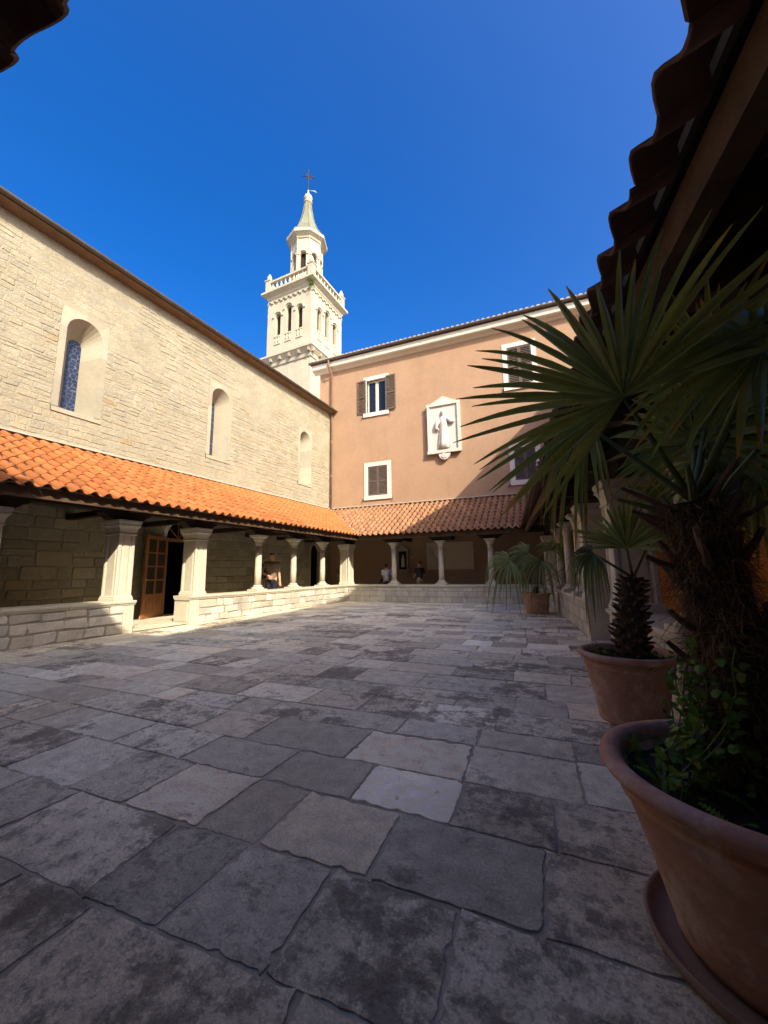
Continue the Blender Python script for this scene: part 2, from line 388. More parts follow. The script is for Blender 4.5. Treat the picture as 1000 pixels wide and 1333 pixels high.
# ------------------------------------------------------------------ church
church = empty('church', (-10.8, 8, 0), 'long cream rubble stone church wall with narrow round arched windows', 'church')
FC = Fr((-10.8, 0), math.pi/2)
CW0, CW1, CZ = -8.0, 16.10, 9.33
wins = [(4.83, .40, 5.20, 7.28), (9.10, .37, 5.18, 7.33), (13.93, .37, 5.25, 7.33)]       # centre, half width, sill, spring
SW = .14
wrect = [(c-h-SW, c+h+SW, zb-.13, zs+h+.13) for c, h, zb, zs in wins]
DOOR = (7.98, .56, 0.0, 2.28); DOOR2 = (14.85, .36, 0.0, 2.12)
drect = [(DOOR[0]-DOOR[1]-.13, DOOR[0]+DOOR[1]+.13, -.1, DOOR[3]+DOOR[1]+.14), (DOOR2[0]-DOOR2[1]-.12, DOOR2[0]+DOOR2[1]+.12, -.1, DOOR2[3]+DOOR2[1]+.13)]
plq = (4.35, 5.08, 1.40, 1.77)
holes = wrect+drect
mb = MB(); panel(mb, FC, CW0, CW1, -.04, CZ, holes)
mb.add([FC(CW0, 0, 0), FC(CW0, 9.5, 0), FC(CW0, 9.5, CZ), FC(CW0, 0, CZ)], [(0, 1, 2, 3)])
mb.add([FC(CW1, 0, 0), FC(CW1, 9.5, 0), FC(CW1, 9.5, CZ), FC(CW1, 0, CZ)], [(0, 1, 2, 3)])
mb.add([FC(CW0, 9.5, 0), FC(CW1, 9.5, 0), FC(CW1, 9.5, CZ), FC(CW0, 9.5, CZ)], [(0, 1, 2, 3)])
for sx in (CW0, CW1): mb.add([FC(sx, 0, CZ), FC(sx, 9.5, CZ), FC(sx, 4.75, 11.5)], [(0, 1, 2)])
cwall = mb.build('wall', 'church_mortar', church)
st = courses(1.2, CW1, 4.3, CZ, holes, (.07, .19), (.13, .37), .012)
st = [(a, b, c, d) for a, b, c, d in st]
st += courses(1.2, CW1, 0.0, 4.3, holes+[plq], (.13, .30), (.22, .58), .022)
def mk_cst(mb, it):
    a, b, c, d = it; rr = random.Random(int(a*1e4+c*1e3)); up = c > 4.25
    h = rr.uniform(.004, .016) if up else rr.uniform(.010, .028)
    if up and mnoise.noise(Vector((a*.35, c*.45, 1.3))) > .12: h *= .35                         # patches pointed over with lime
    t = tn(.07 if up else .17, .03)
    if rr.random() < .02: t = (t[0]*1.02, t[1]*.9, t[2]*.72)
    def FW(x, dd, z):                # courses wander
        return FC(x, dd, z+.035*mnoise.noise(Vector((x*.55, z*.8, 4)))+.012*mnoise.noise(Vector((x*2.1, z*2, 9))))
    mb.stone(jpoly(a, b, c, d, .014), FW, h, .012, t, .01)
pieces(st, lambda it: score(FC((it[0]+it[1])/2, 0, (it[2]+it[3])/2)), 299, 'stone', 'church_stone', cwall, mk_cst)
mb = MB(); mb.stone(jpoly(plq[0]+.015, plq[1]-.015, plq[2]+.015, plq[3]-.015, .003), FC, .02, .008, (1.0, .93, .85), .01); mb.build('stone', 'ashlar', cwall)
# windows with splayed reveals, each surround stone a piece of its own
for (c, h, zb, zs), (x0, x1, z0, z1) in zip(wins, wrect):
    mbw = MB(); gi = h*.38; gs = zs-.16; gb = zb+.02; dp = .48
    gp = [(c+gi, gb)]+arch_pts(c, gi, gs, 10)+[(c-gi, gb)]
    mbw.add([FC(x, dp-.01, z) for x, z in gp], [tuple(range(len(gp)))])
    win = mbw.build('window', 'leaded_glass', church)
    fp = [(c+h, zb+(zs-zb)*k/5) for k in range(6)]+arch_pts(c, h, zs, 12)[1:]+[(c-h, zs-(zs-zb)*k/5) for k in range(1, 6)]
    bp = [(c+gi, gb+(gs-gb)*k/5) for k in range(6)]+arch_pts(c, gi, gs, 12)[1:]+[(c-gi, gs-(gs-gb)*k/5) for k in range(1, 6)]
    def outer(p, i):
        x, z = p; n_ = len(fp)
        if i <= 5: return (x1, z)
        if i >= n_-6: return (x0, z)
        vx, vz = x-c, z-zs; k = min((h+SW)/max(abs(vx), 1e-6), (z1-zs)/max(vz, 1e-6), 1e6); return (c+vx*k*.999, zs+vz*k*.999)
    cutsi = [0, 2, 4, 5, 8, 11, 14, 17, 18, 20, len(fp)-1]
    for i0, i1 in zip(cutsi, cutsi[1:]):
        m2 = MB(); t = tn(.12, .03)
        for i in range(i0, i1):
            a, b = fp[i], fp[i+1]; A, B = outer(a, i), outer(b, i+1); e0, e1 = bp[i], bp[i+1]
            m2.add([FC(a[0], -.014, a[1]), FC(A[0], -.014, A[1]), FC(B[0], -.014, B[1]), FC(b[0], -.014, b[1])], [(0, 1, 2, 3)], t)
            m2.add([FC(A[0], -.014, A[1]), FC(A[0], .03, A[1]), FC(B[0], .03, B[1]), FC(B[0], -.014, B[1])], [(0, 1, 2, 3)], t)
            m2.add([FC(b[0], -.014, b[1]), FC(e1[0], dp, e1[1]), FC(e0[0], dp, e0[1]), FC(a[0], -.014, a[1])], [(0, 1, 2, 3)], t)
        m2.build('surround_stone', 'ashlar', win)
    m2 = MB(); m2.add([FC(x0, -.03, zb-.13), FC(x1, -.03, zb-.13), FC(x1, -.03, zb-.02), FC(x0, -.03, zb-.02), FC(c+gi, dp, gb), FC(c-gi, dp, gb), FC(x0, .05, zb-.13), FC(x1, .05, zb-.13)],
                      [(0, 1, 2, 3), (3, 2, 4, 5), (6, 7, 1, 0), (1, 7, 4, 2), (0, 3, 5, 6)]); m2.build('sill', 'ashlar', win)
# doorways
for (c, h, zb, zs), (x0, x1, z0, z1), nm in ((DOOR, drect[0], 'doorway'), (DOOR2, drect[1], 'doorway')):
    rd = .5 if c < 10 else .16; m2 = MB(); P = [(c+h, zb), (c+h, zs)]+arch_pts(c, h, zs, 12)[1:-1]+[(c-h, zs), (c-h, zb)]
    def out(p):
        k = (h+.13)/h
        return (c+(p[0]-c)*k, zs+(p[1]-zs)*k if p[1] > zs else p[1])
    for a, b in zip(P, P[1:]):
        A, B = out(a), out(b)
        m2.add([FC(a[0], -.03, a[1]), FC(A[0], -.03, A[1]), FC(B[0], -.03, B[1]), FC(b[0], -.03, b[1]), FC(a[0], rd, a[1]), FC(b[0], rd, b[1]), FC(A[0], .04, A[1]), FC(B[0], .04, B[1])],
               [(0, 1, 2, 3), (3, 5, 4, 0), (1, 6, 7, 2)])
    # wall left between the arch ring and the rectangular hole
    ring = [out(p) for p in P][1:-1]
    for a, b in zip(ring, ring[1:]): m2.add([FC(b[0], -.002, b[1]), FC(a[0], -.002, a[1]), FC(a[0], -.002, z1), FC(b[0], -.002, z1)], [(0, 1, 2, 3)], (.85, .82, .75))
    dw = m2.build(nm, 'lime_plaster' if c < 10 else 'ashlar', church)
    m2 = MB(); m2.box(FC, c-h-.6, c+h+.6, rd, 3.0, -.03, 3.2); 
    m2.f = [f for k, f in enumerate(m2.f) if k != 2]; m2.t = m2.t[:5]
    panel(m2, FC, c-h-.6, c+h+.6, -.03, 3.2, [(c-h, c+h, -.03, zs+h*.98)], rd); m2.build('dark_hall', 'interior_shade', dw)  # room behind the doorway, its shade put in as near-black colour
# fan light tracery over the door
m2 = MB(); c, h, zb, zs = DOOR; m2.box(FC, c-h, c+h, .2, .28, zs-.10, zs)
P = arch_pts(c, h*.93, zs, 12)
m2.tube([FC(x, .24, z) for x, z in P], .035, 5)
for ang in (45, 90, 135): m2.tube([FC(c, .24, zs), FC(c+h*.9*math.cos(rad(ang)), .24, zs+h*.9*math.sin(rad(ang)))], .018, 5)
m2.build('fanlight', 'wood_door', dw if False else church)
for sg in (-1, 1):
    m2 = MB(); m2.box(FC, c+sg*h-.035, c+sg*h+.035, .2, .28, 0, zs-.1); m2.build('door_frame', 'wood_door', church)
# open door leaf, hinged on the left jamb and swung out into the gallery
hinge = FC(c-h+.02, -.06, 0); free = at(182, 814.6, 1)  # direction only
fdir = Vector((-10.36, 6.56, 0))-hinge; fdir.z = 0; LW = min(fdir.length, 1.22); fdir.normalize()
FD = Fr((hinge.x, hinge.y), math.atan2(fdir.y, fdir.x))
m2 = MB(); lh = 2.26
for a, b in ((0, .10), (LW*.5-.035, LW*.5+.035), (LW-.10, LW)): m2.box(FD, a, b, -.022, .022, .02, lh)
for z, hh in ((.02, .16), (.52, .14), (lh-.1, .1)):
    m2.box(FD, .1, LW-.1, -.02, .02, z, z+hh)
zr = [.66, 1.035, 1.41, 1.785, 2.16]
for z in zr[1:-1]: m2.box(FD, .1, LW-.1, -.018, .018, z-.02, z+.02)
leaf_o = m2.build('door', 'wood_door', church)
for k in range(4):
    for a, b in ((.1, LW*.5-.035), (LW*.5+.035, LW-.1)):
        m2 = MB(); m2.box(FD, a, b, -.004, .004, zr[k]+.0, zr[k+1]); m2.build('pane', 'door_glass', leaf_o)
for a, b in ((.1, LW*.5-.035), (LW*.5+.035, LW-.1)):
    m2 = MB(); m2.box(FD, a, b, -.012, .012, .18, .52); m2.box(FD, a+.05, b-.05, -.02, .02, .23, .47); m2.build('panel', 'wood_door', leaf_o)
m2 = MB()
for sg in (-1, 1): m2.lathe(FD(LW-.05, sg*.05, 1.05), [(0.005, -.03), (.026, -.015), (.03, 0), (.026, .015), (.005, .03)], 10)
m2.tube([FD(LW-.05, -.06, 1.05), FD(LW-.05, .06, 1.05)], .01, 6); m2.build('handle', 'brass', leaf_o, True)
m2 = MB(); m2.box(FD, LW-.06, LW-.01, -.045, -.0225, .03, .12); m2.build('bolt', 'white_stone', leaf_o)
# eaves, gutter and roof of the church
m2 = MB(); m2.add([FC(CW0, .02, CZ-.01), FC(CW1, .02, CZ-.01), FC(CW1, -.30, 9.38), FC(CW0, -.30, 9.38), FC(CW0, .02, CZ+.05), FC(CW1, .02, CZ+.05), FC(CW1, -.30, 9.41), FC(CW0, -.30, 9.41)], [(0, 1, 2, 3), (4, 7, 6, 5), (3, 2, 6, 7)])
m2.build('soffit', 'soffit_brown', church)
def gutter(T, s0, s1, d, z, r, parent, name='gutter'):
    m = MB(); n = 8; prof = [(math.cos(math.pi+math.pi*i/n)*r, math.sin(math.pi+math.pi*i/n)*r) for i in range(n+1)]
    prof2 = [(a*.9, b*.9) for a, b in prof][::-1]; P = prof+prof2
    m.prism([T(s0, d+a, z+b) for a, b in P], [T(s1, d+a, z+b) for a, b in P]); o = m.build(name, 'gutter', parent)
    k = s0+.4
    while k < s1:
        m = MB(); m.tube([T(k, d+a*1.08, z+b*1.08) for a, b in prof], .012, 4); m.build('gutter_bracket', 'gutter', o); k += 1.0
    return o
gutter(FC, CW0, CW1-.05, -.37, 9.45, .075, church)
m2 = MB(); m2.add([FC(CW0, -.34, 9.43), FC(CW1, -.34, 9.43), FC(CW1, 4.75, 11.9), FC(CW0, 4.75, 11.9), FC(CW0, 10.06, 9.42), FC(CW1, 10.06, 9.42)], [(0, 1, 2, 3), (3, 2, 5, 4)]); m2.build('roof', 'tile_grey', church)

# ------------------------------------------------------------------ salmon residence closing the far side
res = empty('residence', (-4, 16.5, 0), 'tall salmon plastered residence with grey shutters closing the far side of the court', 'building')
FS = Fr((-10.8, 16.05), A36)
BZ = 12.08; S0, S1 = -.68, 20
# opening rectangles (s0,s1,z0,z1)
wr = {'W1': (2.08, 3.11, 9.03, 10.78), 'W2': (2.12, 3.14, 4.80, 6.27), 'W3': (8.92, 9.92, 9.10, 10.90), 'W4': (8.95, 9.80, 4.88, 6.30)}
mb = MB(); panel(mb, FS, S0, S1, 0, BZ, list(wr.values()))
mb.add([FS(S0, 0, 0), FS(S0, 9, 0), FS(S0, 9, BZ), FS(S0, 0, BZ)], [(3, 2, 1, 0)])
mb.add([FS(S1, 0, 0), FS(S1, 9, 0), FS(S1, 9, BZ), FS(S1, 0, BZ)], [(0, 1, 2, 3)])
mb.add([FS(S0, 9, 0), FS(S1, 9, 0), FS(S1, 9, BZ), FS(S0, 9, BZ)], [(3, 2, 1, 0)])
rw = mb.build('wall', 'plaster', res)
def shutter_leaf(T, s0, s1, z0, z1, d, parent, n=22):
    m = MB()
    for a, b in ((s0, s0+.055), (s1-.055, s1)): m.box(T, a, b, d-.02, d+.02, z0, z1)
    for a, b in ((z0, z0+.07), ((z0+z1)/2-.03, (z0+z1)/2+.03), (z1-.07, z1)): m.box(T, s0+.055, s1-.055, d-.018, d+.018, a, b)
    o = m.build('shutter', 'shutter', parent)
    m = MB()
    for k in range(n):
        z = z0+.09+(z1-z0-.18)*k/(n-1)
        m.prism([T(s0+.05, d-.018, z-.018), T(s0+.05, d-.012, z-.022), T(s0+.05, d+.018, z+.018), T(s0+.05, d+.012, z+.022)], [T(s1-.05, d-.018, z-.018), T(s1-.05, d-.012, z-.022), T(s1-.05, d+.018, z+.018), T(s1-.05, d+.012, z+.022)])
    m.build('slat', 'shutter', o, kind='stuff')
    return o
for nm, (a, b, z0, z1) in wr.items():
    m = MB(); fw = .20 if nm != 'W1' else .17
    t0 = z1+.2
    for (p, q, r, s_) in ((a-fw, b+fw, z0-.2, z0), (a-fw, b+fw, z1, z1+.2), (a-fw, a, z0, z1), (b, b+fw, z0, z1)):
        m.box(FS, p, q, -.025 if r != z0-.2 else -.07, .12, r, s_)
    wn = m.build('window', 'white_stone', res)
    m = MB(); m.box(FS, a, b, .32, .36, z0, z1); m.box(FS, a-.02, a, .0, .36, z0, z1); m.box(FS, b, b+.02, .0, .36, z0, z1); m.box(FS, a, b, .1, .36, z1, z1+.02); m.box(FS, a, b, .1, .36, z0-.02, z0); m.build('recess', 'interior_shade', wn)
    mid = (a+b)/2
    if nm == 'W1':
        for p, q in ((a, mid-.01), (mid+.01, b)):
            m = MB()
            for x, y in ((p, p+.07), (q-.07, q)): m.box(FS, x, y, .14, .19, z0, z1)
            for x, y in ((z0, z0+.08), (z1-.08, z1)): m.box(FS, p+.07, q-.07, .14, .19, x, y)
            sash = m.build('sash', 'white_stone', wn)
            m = MB(); m.box(FS, p+.07, q-.07, .16, .166, z0+.08, z1-.08); m.build('pane', 'window_glass', wn)
        m = MB(); n = 14; rows_ = [[FS(a+.08+.30*i/n, .21+.02*math.sin(i*2.1), z) for i in range(n+1)] for z in (z0+.05, z1-.9)]
        m.loft(rows_, caps=False, closed=False); m.build('curtain', 'curtain', wn)
        FSl = Fr(FS(a-.03, -.055, 0)[:2], A36+math.pi-rad(6)); FSr = Fr(FS(b+.03, -.06, 0)[:2], A36-rad(2))
        shutter_leaf(FSl, .0, .52, z0, z1+.05, 0, wn); shutter_leaf(FSr, .0, .52, z0, z1+.05, 0, wn)
    else:
        shutter_leaf(FS, a+.005, mid-.005, z0+.005, z1-.005, .02, wn); shutter_leaf(FS, mid+.005, b-.005, z0+.005, z1-.005, .02, wn)
    for sg, x in ((-1, a-fw-.04), (1, b+fw+.04)):
        m = MB(); m.tube([FS(x, 0.01, z0-.18), FS(x, -.06, z0-.18), FS(x+sg*.05, -.07, z0-.24)], .012, 4); m.tube([FS(x+sg*.05, -.07, z0-.30), FS(x+sg*.02, -.06, z0-.14)], .014, 4); m.build('shutter_catch', 'iron', wn)
# cornice, gutter, roof, downpipe
m = MB(); prof = [(0, 11.70), (-.05, 11.72), (-.12, 11.78), (-.30, 11.82), (-.34, 11.86), (-.36, 12.06), (-.36, 12.10), (0, 12.10)]
m.prism([FS(S0-.30, d, z) for d, z in prof], [FS(S1, d, z) for d, z in prof]); m.build('cornice', 'white_stone', res)
m = MB(); m.box(FS, S0-.35, S1, -.39, 9.3, 12.103, 12.15); m.build('eave_board', 'wood_beam', res)
gutter(FS, S0-.42, S1, -.45, 12.22, .085, res)
m = MB(); m.add([FS(S0-.4, -.5, 12.16), FS(S1, -.5, 12.16), FS(S1, 4.5, 14.2), FS(S0+3, 4.5, 14.2), FS(S0-.4, 9.4, 12.16), FS(S1, 9.4, 12.16)], [(0, 1, 2, 3), (3, 2, 5, 4), (0, 3, 4)]); roofo = m.build('roof', 'tile_grey', res)
m = MB(); k = S0-.35
while k < S1:
    m.loft([[FS(k+.09*math.cos(math.pi*i/6)+.1, d, z+.085*math.sin(math.pi*i/6)) for i in range(7)] for d, z in ((-.46, 12.25), (.6, 12.70))], tn(.15, .03), True, True); k += .23
m.build('tile', 'tile_grey', roofo, kind='stuff')
m = MB(); m.tube([FS(.10, -.45, 12.18), FS(.10, -.45, 11.9), FS(.10, -.36, 11.7), FS(.10, -.10, 11.5), FS(.10, -.10, 4.3)], .055, 10); dpo = m.build('downpipe', 'pipe', res, True)
for z in (11.4, 9.6, 7.8, 6.0): 
    m = MB(); m.lathe(FS(.10, -.10, z), [(.062, -.03), (.068, 0), (.062, .03)], 10); m.build('pipe_bracket', 'pipe', dpo)
# ------------------------------------------------------------------ wings behind the right and near galleries (they cast the court's shade)
def wing(name, fr, wo, s0, s1, label, mat):
    r = empty(name, fr((s0+s1)/2, wo, 0), label, 'building'); m = MB(); z1 = 9.25
    m.box(fr, s0, s1, wo, wo+7, 0, z1); m.build('wall', mat, r)
    m = MB(); m.prism([fr(s0-.3, wo-.5, z1), fr(s0-.3, wo-.5, z1+.12), fr(s0-.3, wo+3.5, z1+1.9), fr(s0-.3, wo+7.5, z1+.12), fr(s0-.3, wo+7.5, z1)], [fr(s1+.3, wo-.5, z1), fr(s1+.3, wo-.5, z1+.12), fr(s1+.3, wo+3.5, z1+1.9), fr(s1+.3, wo+7.5, z1+.12), fr(s1+.3, wo+7.5, z1)])
    m.build('roof', 'tile_old', r); return r
sR0 = FR.inv(isect(FR, WO['R'], FB, WO['B']))[0]; sRn = FR.inv(isect(FR, WO['R'], FN, WO['N']))[0]
wing('side_wing', FR, WO['R'], sR0+.02, sRn+.2, 'orange plastered wing rising behind the palms and their gallery', 'plaster_orange')
sN0 = FN.inv(isect(FR, WO['R'], FN, WO['N']))[0]; sN1 = FN.inv(isect(FL, WO['L'], FN, WO['N']))[0]
wing('entrance_wing', FN, WO['N'], sN0-2, sN1-.05, 'pale plastered wing facing the salmon residence across the court', 'lime_plaster')  # wing read from its shadow; plaster made pale to bounce light onto palms

# ------------------------------------------------------------------ bell tower
TC = Vector((-17.2, 22.0, 0)); TH = 2.0
tower = empty('bell_tower', TC, 'cream stone bell tower with octagonal lantern and green copper spire above the church roof', 'tower')
def faces(h, c=TC, n=4, off=0):
    for k in range(n):
        a = off+2*math.pi*k/n; yield Fr((c.x+math.sin(a)*h, c.y-math.cos(a)*h), a)
m = MB()
for T in faces(TH+.06): m.add([T(-TH-.06, 0, 0), T(TH+.06, 0, 0), T(TH+.06, 0, 16.3), T(-TH-.06, 0, 16.3)], [(0, 1, 2, 3)])
m.build('shaft', 'tower_stone', tower)
def sq(h, z, c=TC): return [(c.x-h, c.y-h, z), (c.x+h, c.y-h, z), (c.x+h, c.y+h, z), (c.x-h, c.y+h, z)]
m = MB(); m.loft([sq(h, z) for h, z in ((2.07, 15.9), (2.14, 15.95), (2.17, 16.2), (2.40, 16.5), (2.46, 16.55), (2.46, 16.68), (2.1, 16.95))]); m.build('lower_cornice', 'tower_stone', tower)
for T in faces(TH+.2):
    for k in range(6):
        m = MB(); s_ = -2.1+k*.84; m.box(T, s_-.08, s_+.08, -.20, .1, 16.22, 16.46); m.build('corbel', 'tower_dark', tower)
ops = [(-1.0, .25, 18.42, 19.95), (0, .25, 18.42, 20.35), (1.0, .25, 18.42, 19.95)]
m = MB()
for T in faces(TH): arched_wall(m, T, -TH, TH, 16.9, 21.9, ops, .26)
m.build('belfry', 'tower_stone', tower)
m = MB(); m.box(W0, TC.x-1.735, TC.x+1.735, TC.y-1.735, TC.y+1.735, 17, 21.8); m.build('chamber_shade_box', 'interior_shade', tower)  # near-black box close behind the arches paints the unlit belfry dark
for T in faces(TH):
    for sc, hw, zb, zs in ops:
        m = MB(); P = arch_pts(sc, hw+.13, zs, 10); m.tube([T(sc+hw+.26, -.03, zs)]+[T(x, -.03, z) for x, z in P]+[T(sc-hw-.26, -.03, zs)], .06, 5); m.build('arch_moulding', 'tower_stone', tower)
        m = MB(); m.box(T, sc-hw-.02, sc+hw+.02, -.05, .05, 17.70, 17.78); m.build('window_rail', 'tower_stone', tower); m = MB(); m.box(T, sc-hw-.02, sc+hw+.02, -.05, .05, 18.30, 18.40)
        b_ = m.build('window_rail', 'tower_stone', tower)
        for k in (-.12, .12): m = MB(); m.lathe(T(sc+k, -.01, 17.78), [(.05, 0), (.035, .08), (.07, .2), (.035, .4), (.05, .52)], 8); m.build('baluster', 'tower_stone', b_)
    for k in range(9):
        m = MB(); sc = -1.76+k*.44; P = arch_pts(sc, .15, 21.12, 6); n0 = len(P)
        m.loft([[T(x, d, z) for d, (x, z) in ((0.02, P[i]), (-.09, P[i]), (-.09, (sc+(P[i][0]-sc)*1.46, 21.12+(P[i][1]-21.12)*1.46)), (.02, (sc+(P[i][0]-sc)*1.46, 21.12+(P[i][1]-21.12)*1.46)))] for i in range(n0)]); m.build('band_arch', 'tower_stone', tower)
m = MB(); m.loft([sq(h, z) for h, z in ((2.0, 21.5), (2.05, 21.55), (2.08, 21.7), (2.30, 21.86), (2.38, 21.9), (2.38, 22.06), (2.1, 22.12))]); m.build('cornice', 'tower_stone', tower)
for T in faces(TH+.08):
    m = MB(); m.box(T, -2.08, 2.08, 0, .22, 22.08, 22.26); m.box(T, -2.08, 2.08, -.03, .25, 22.92, 23.06); bl = m.build('balustrade', 'tower_stone', tower)
    for k in range(9):
        m = MB(); m.lathe(T(-1.6+k*.4, .11, 22.26), [(.09, 0), (.05, .08), (.10, .25), (.05, .5), (.09, .66)], 8); m.build('baluster', 'tower_stone', bl)
for sx in (-1, 1):
    for sy in (-1, 1):
        c_ = (TC.x+sx*1.97, TC.y+sy*1.97, 0); m = MB()
        m.loft([[(c_[0]+a*h, c_[1]+b*h, z) for a, b in ((-1, -1), (1, -1), (1, 1), (-1, 1))] for h, z in ((.2, 22.1), (.2, 23.1), (.25, 23.12), (.25, 23.2))])
        m.lathe((c_[0], c_[1], 23.2), [(.10, 0), (.18, .1), (.2, .24), (.15, .4), (.08, .5), (.09, .56), (.03, .64)], 10); m.build('pinnacle', 'tower_stone', tower)
m = MB()
for T in faces(1.12, n=8, off=rad(22.5)): 
    hw_ = 1.12*math.tan(rad(22.5)); arched_wall(m, T, -hw_, hw_, 22.1, 27.0, [(0, .23, 23.9, 25.4)], .24)
m.build('lantern', 'tower_stone', tower)
for k, T in enumerate(faces(1.12, n=8, off=rad(22.5))):
    hw_ = 1.12*math.tan(rad(22.5)); m = MB(); m.tube([T(hw_, -.01, z) for z in (22.2, 26.9)], .05, 6)
    P = arch_pts(0, .31, 25.4, 10); m.tube([T(hw_, -.03, 25.4)]+[T(x, -.03, z) for x, z in P]+[T(-hw_, -.03, 25.4)], .05, 5); m.build('arch_moulding', 'tower_stone', tower)
m = MB(); m.lathe((TC.x, TC.y, 0), [(.84, 22.1), (.84, 26.9)], 16); m.build('lantern_shade_core', 'interior_shade', tower)  # near-black core stands in for the shade inside the lantern
def octr(r, z, off=22.5): return [(TC.x+r/math.cos(rad(22.5))*math.cos(rad(off+45*i)), TC.y+r/math.cos(rad(22.5))*math.sin(rad(off+45*i)), z) for i in range(8)]
O2 = 0
m = MB(); m.loft([octr(r, z, O2) for r, z in ((1.12, 26.75), (1.2, 26.8), (1.24, 26.95), (1.44, 27.1), (1.5, 27.12), (1.5, 27.36), (1.4, 27.4))]); m.build('lantern_cornice', 'tower_stone', tower)
m = MB(); m.loft([octr(r, z, O2) for r, z in ((1.46, 27.4), (1.16, 27.75), (.86, 28.3), (.62, 28.95), (.43, 29.7), (.30, 30.5), (.22, 31.1))]); sp = m.build('spire', 'copper', tower)
for i in range(8):
    m = MB(); m.tube([Vector(octr(r, z, O2)[i]) for r, z in ((1.48, 27.4), (1.17, 27.77), (.87, 28.32), (.63, 28.97), (.44, 29.72), (.31, 30.5), (.23, 31.1))], .035, 5); m.build('rib', 'copper', sp)
m = MB(); m.lathe((TC.x, TC.y, 31.05), [(.25, 0), (.36, .12), (.25, .2), (.3, .3), (.36, .5), (.3, .68), (.14, .8), (.08, 1.0), (.05, 1.3)], 12); m.build('finial', 'tower_stone', tower, True)
m = MB(); b0 = Vector((TC.x, TC.y, 32.2))
m.tube([b0, b0+Vector((0, 0, 2.1))], .045, 6)
ev = Vector((.8, .6, 0))
for ang in (0, 90): pass
m.tube([b0+Vector((0, 0, 1.45))-ev*.55, b0+Vector((0, 0, 1.45))+ev*.55], .04, 6)
for a_ in (45, 135): m.tube([b0+Vector((0, 0, 1.45))-(ev*math.cos(rad(a_))+Vector((0, 0, math.sin(rad(a_)))))*.38, b0+Vector((0, 0, 1.45))+(ev*math.cos(rad(a_))+Vector((0, 0, math.sin(rad(a_)))))*.38], .03, 5)
m.build('cross', 'iron', tower)
m = MB(); m.add([b0+Vector((0, 0, .15))+ev*x+Vector((0, 0, z))+Vector((-.006, .008, 0))*k for k in (-1, 1) for x, z in ((.05, 0), (.55, .08), (.72, -.12), (.45, -.05))], [(0, 1, 2, 3), (7, 6, 5, 4), (0, 4, 5, 1), (1, 5, 6, 2), (2, 6, 7, 3), (3, 7, 4, 0)]); m.build('weather_vane', 'copper', tower)

# ------------------------------------------------------------------ galleries
PITCH = .23
def tile_prof(n=8):
    P = []
    for i in range(n+1):
        u = i/n
        if u < .64: P.append((u*PITCH, .066*math.sin(math.pi*u/.64)))
        else: P.append((u*PITCH, -.012*math.sin(math.pi*(u-.64)/.36)))
    return P
TL, EXP = .43, .36
def tile_local(under=False):
    P = tile_prof(); n = len(P); V = []; th = .016
    q0, q1 = 0, TL
    lift0, lift1 = .03, .004                       # lower end rides on the tile below
    for q, l in ((q0, lift0), (q1, lift1)): V += [(s, q, h+l) for s, h in P]
    V += [(s*.985+.002, q0+.002, h+lift0-th) for s, h in P]
    Fs = [(i, i+1, n+i+1, n+i) for i in range(n-1)]+[(2*n+i, 2*n+i+1, i+1, i) for i in range(n-1)]
    if under:
        V += [(s*.985+.002, q1, h+lift1-th) for s, h in P]
        Fs += [(2*n+i, 3*n+i, 3*n+i+1, 2*n+i+1) for i in range(n-1)]
    Fs.append((0, n, 2*n) if not under else (0, n, 3*n, 2*n))
    Fs.append((n-1, 2*n-1, 3*n-1) if not under else (n-1, 3*n-1, 4*n-1, 2*n-1))
    return V, Fs
TV, TF = tile_local(True)
def tile_mesh(name, mat):
    mb = MB(); mb.add(TV, TF); me = bpy.data.meshes.new(name)
    me.from_pydata(TV, [], TF); a = me.attributes.new('tint', 'FLOAT_COLOR', 'CORNER'); a.data.foreach_set('color', [1.0]*(4*sum(len(f) for f in TF)))
    me.polygons.foreach_set('use_smooth', [len(f) == 4 and i < len(TF)-2 for i, f in enumerate(TF)]); me.materials.append(MATS[mat]); return me

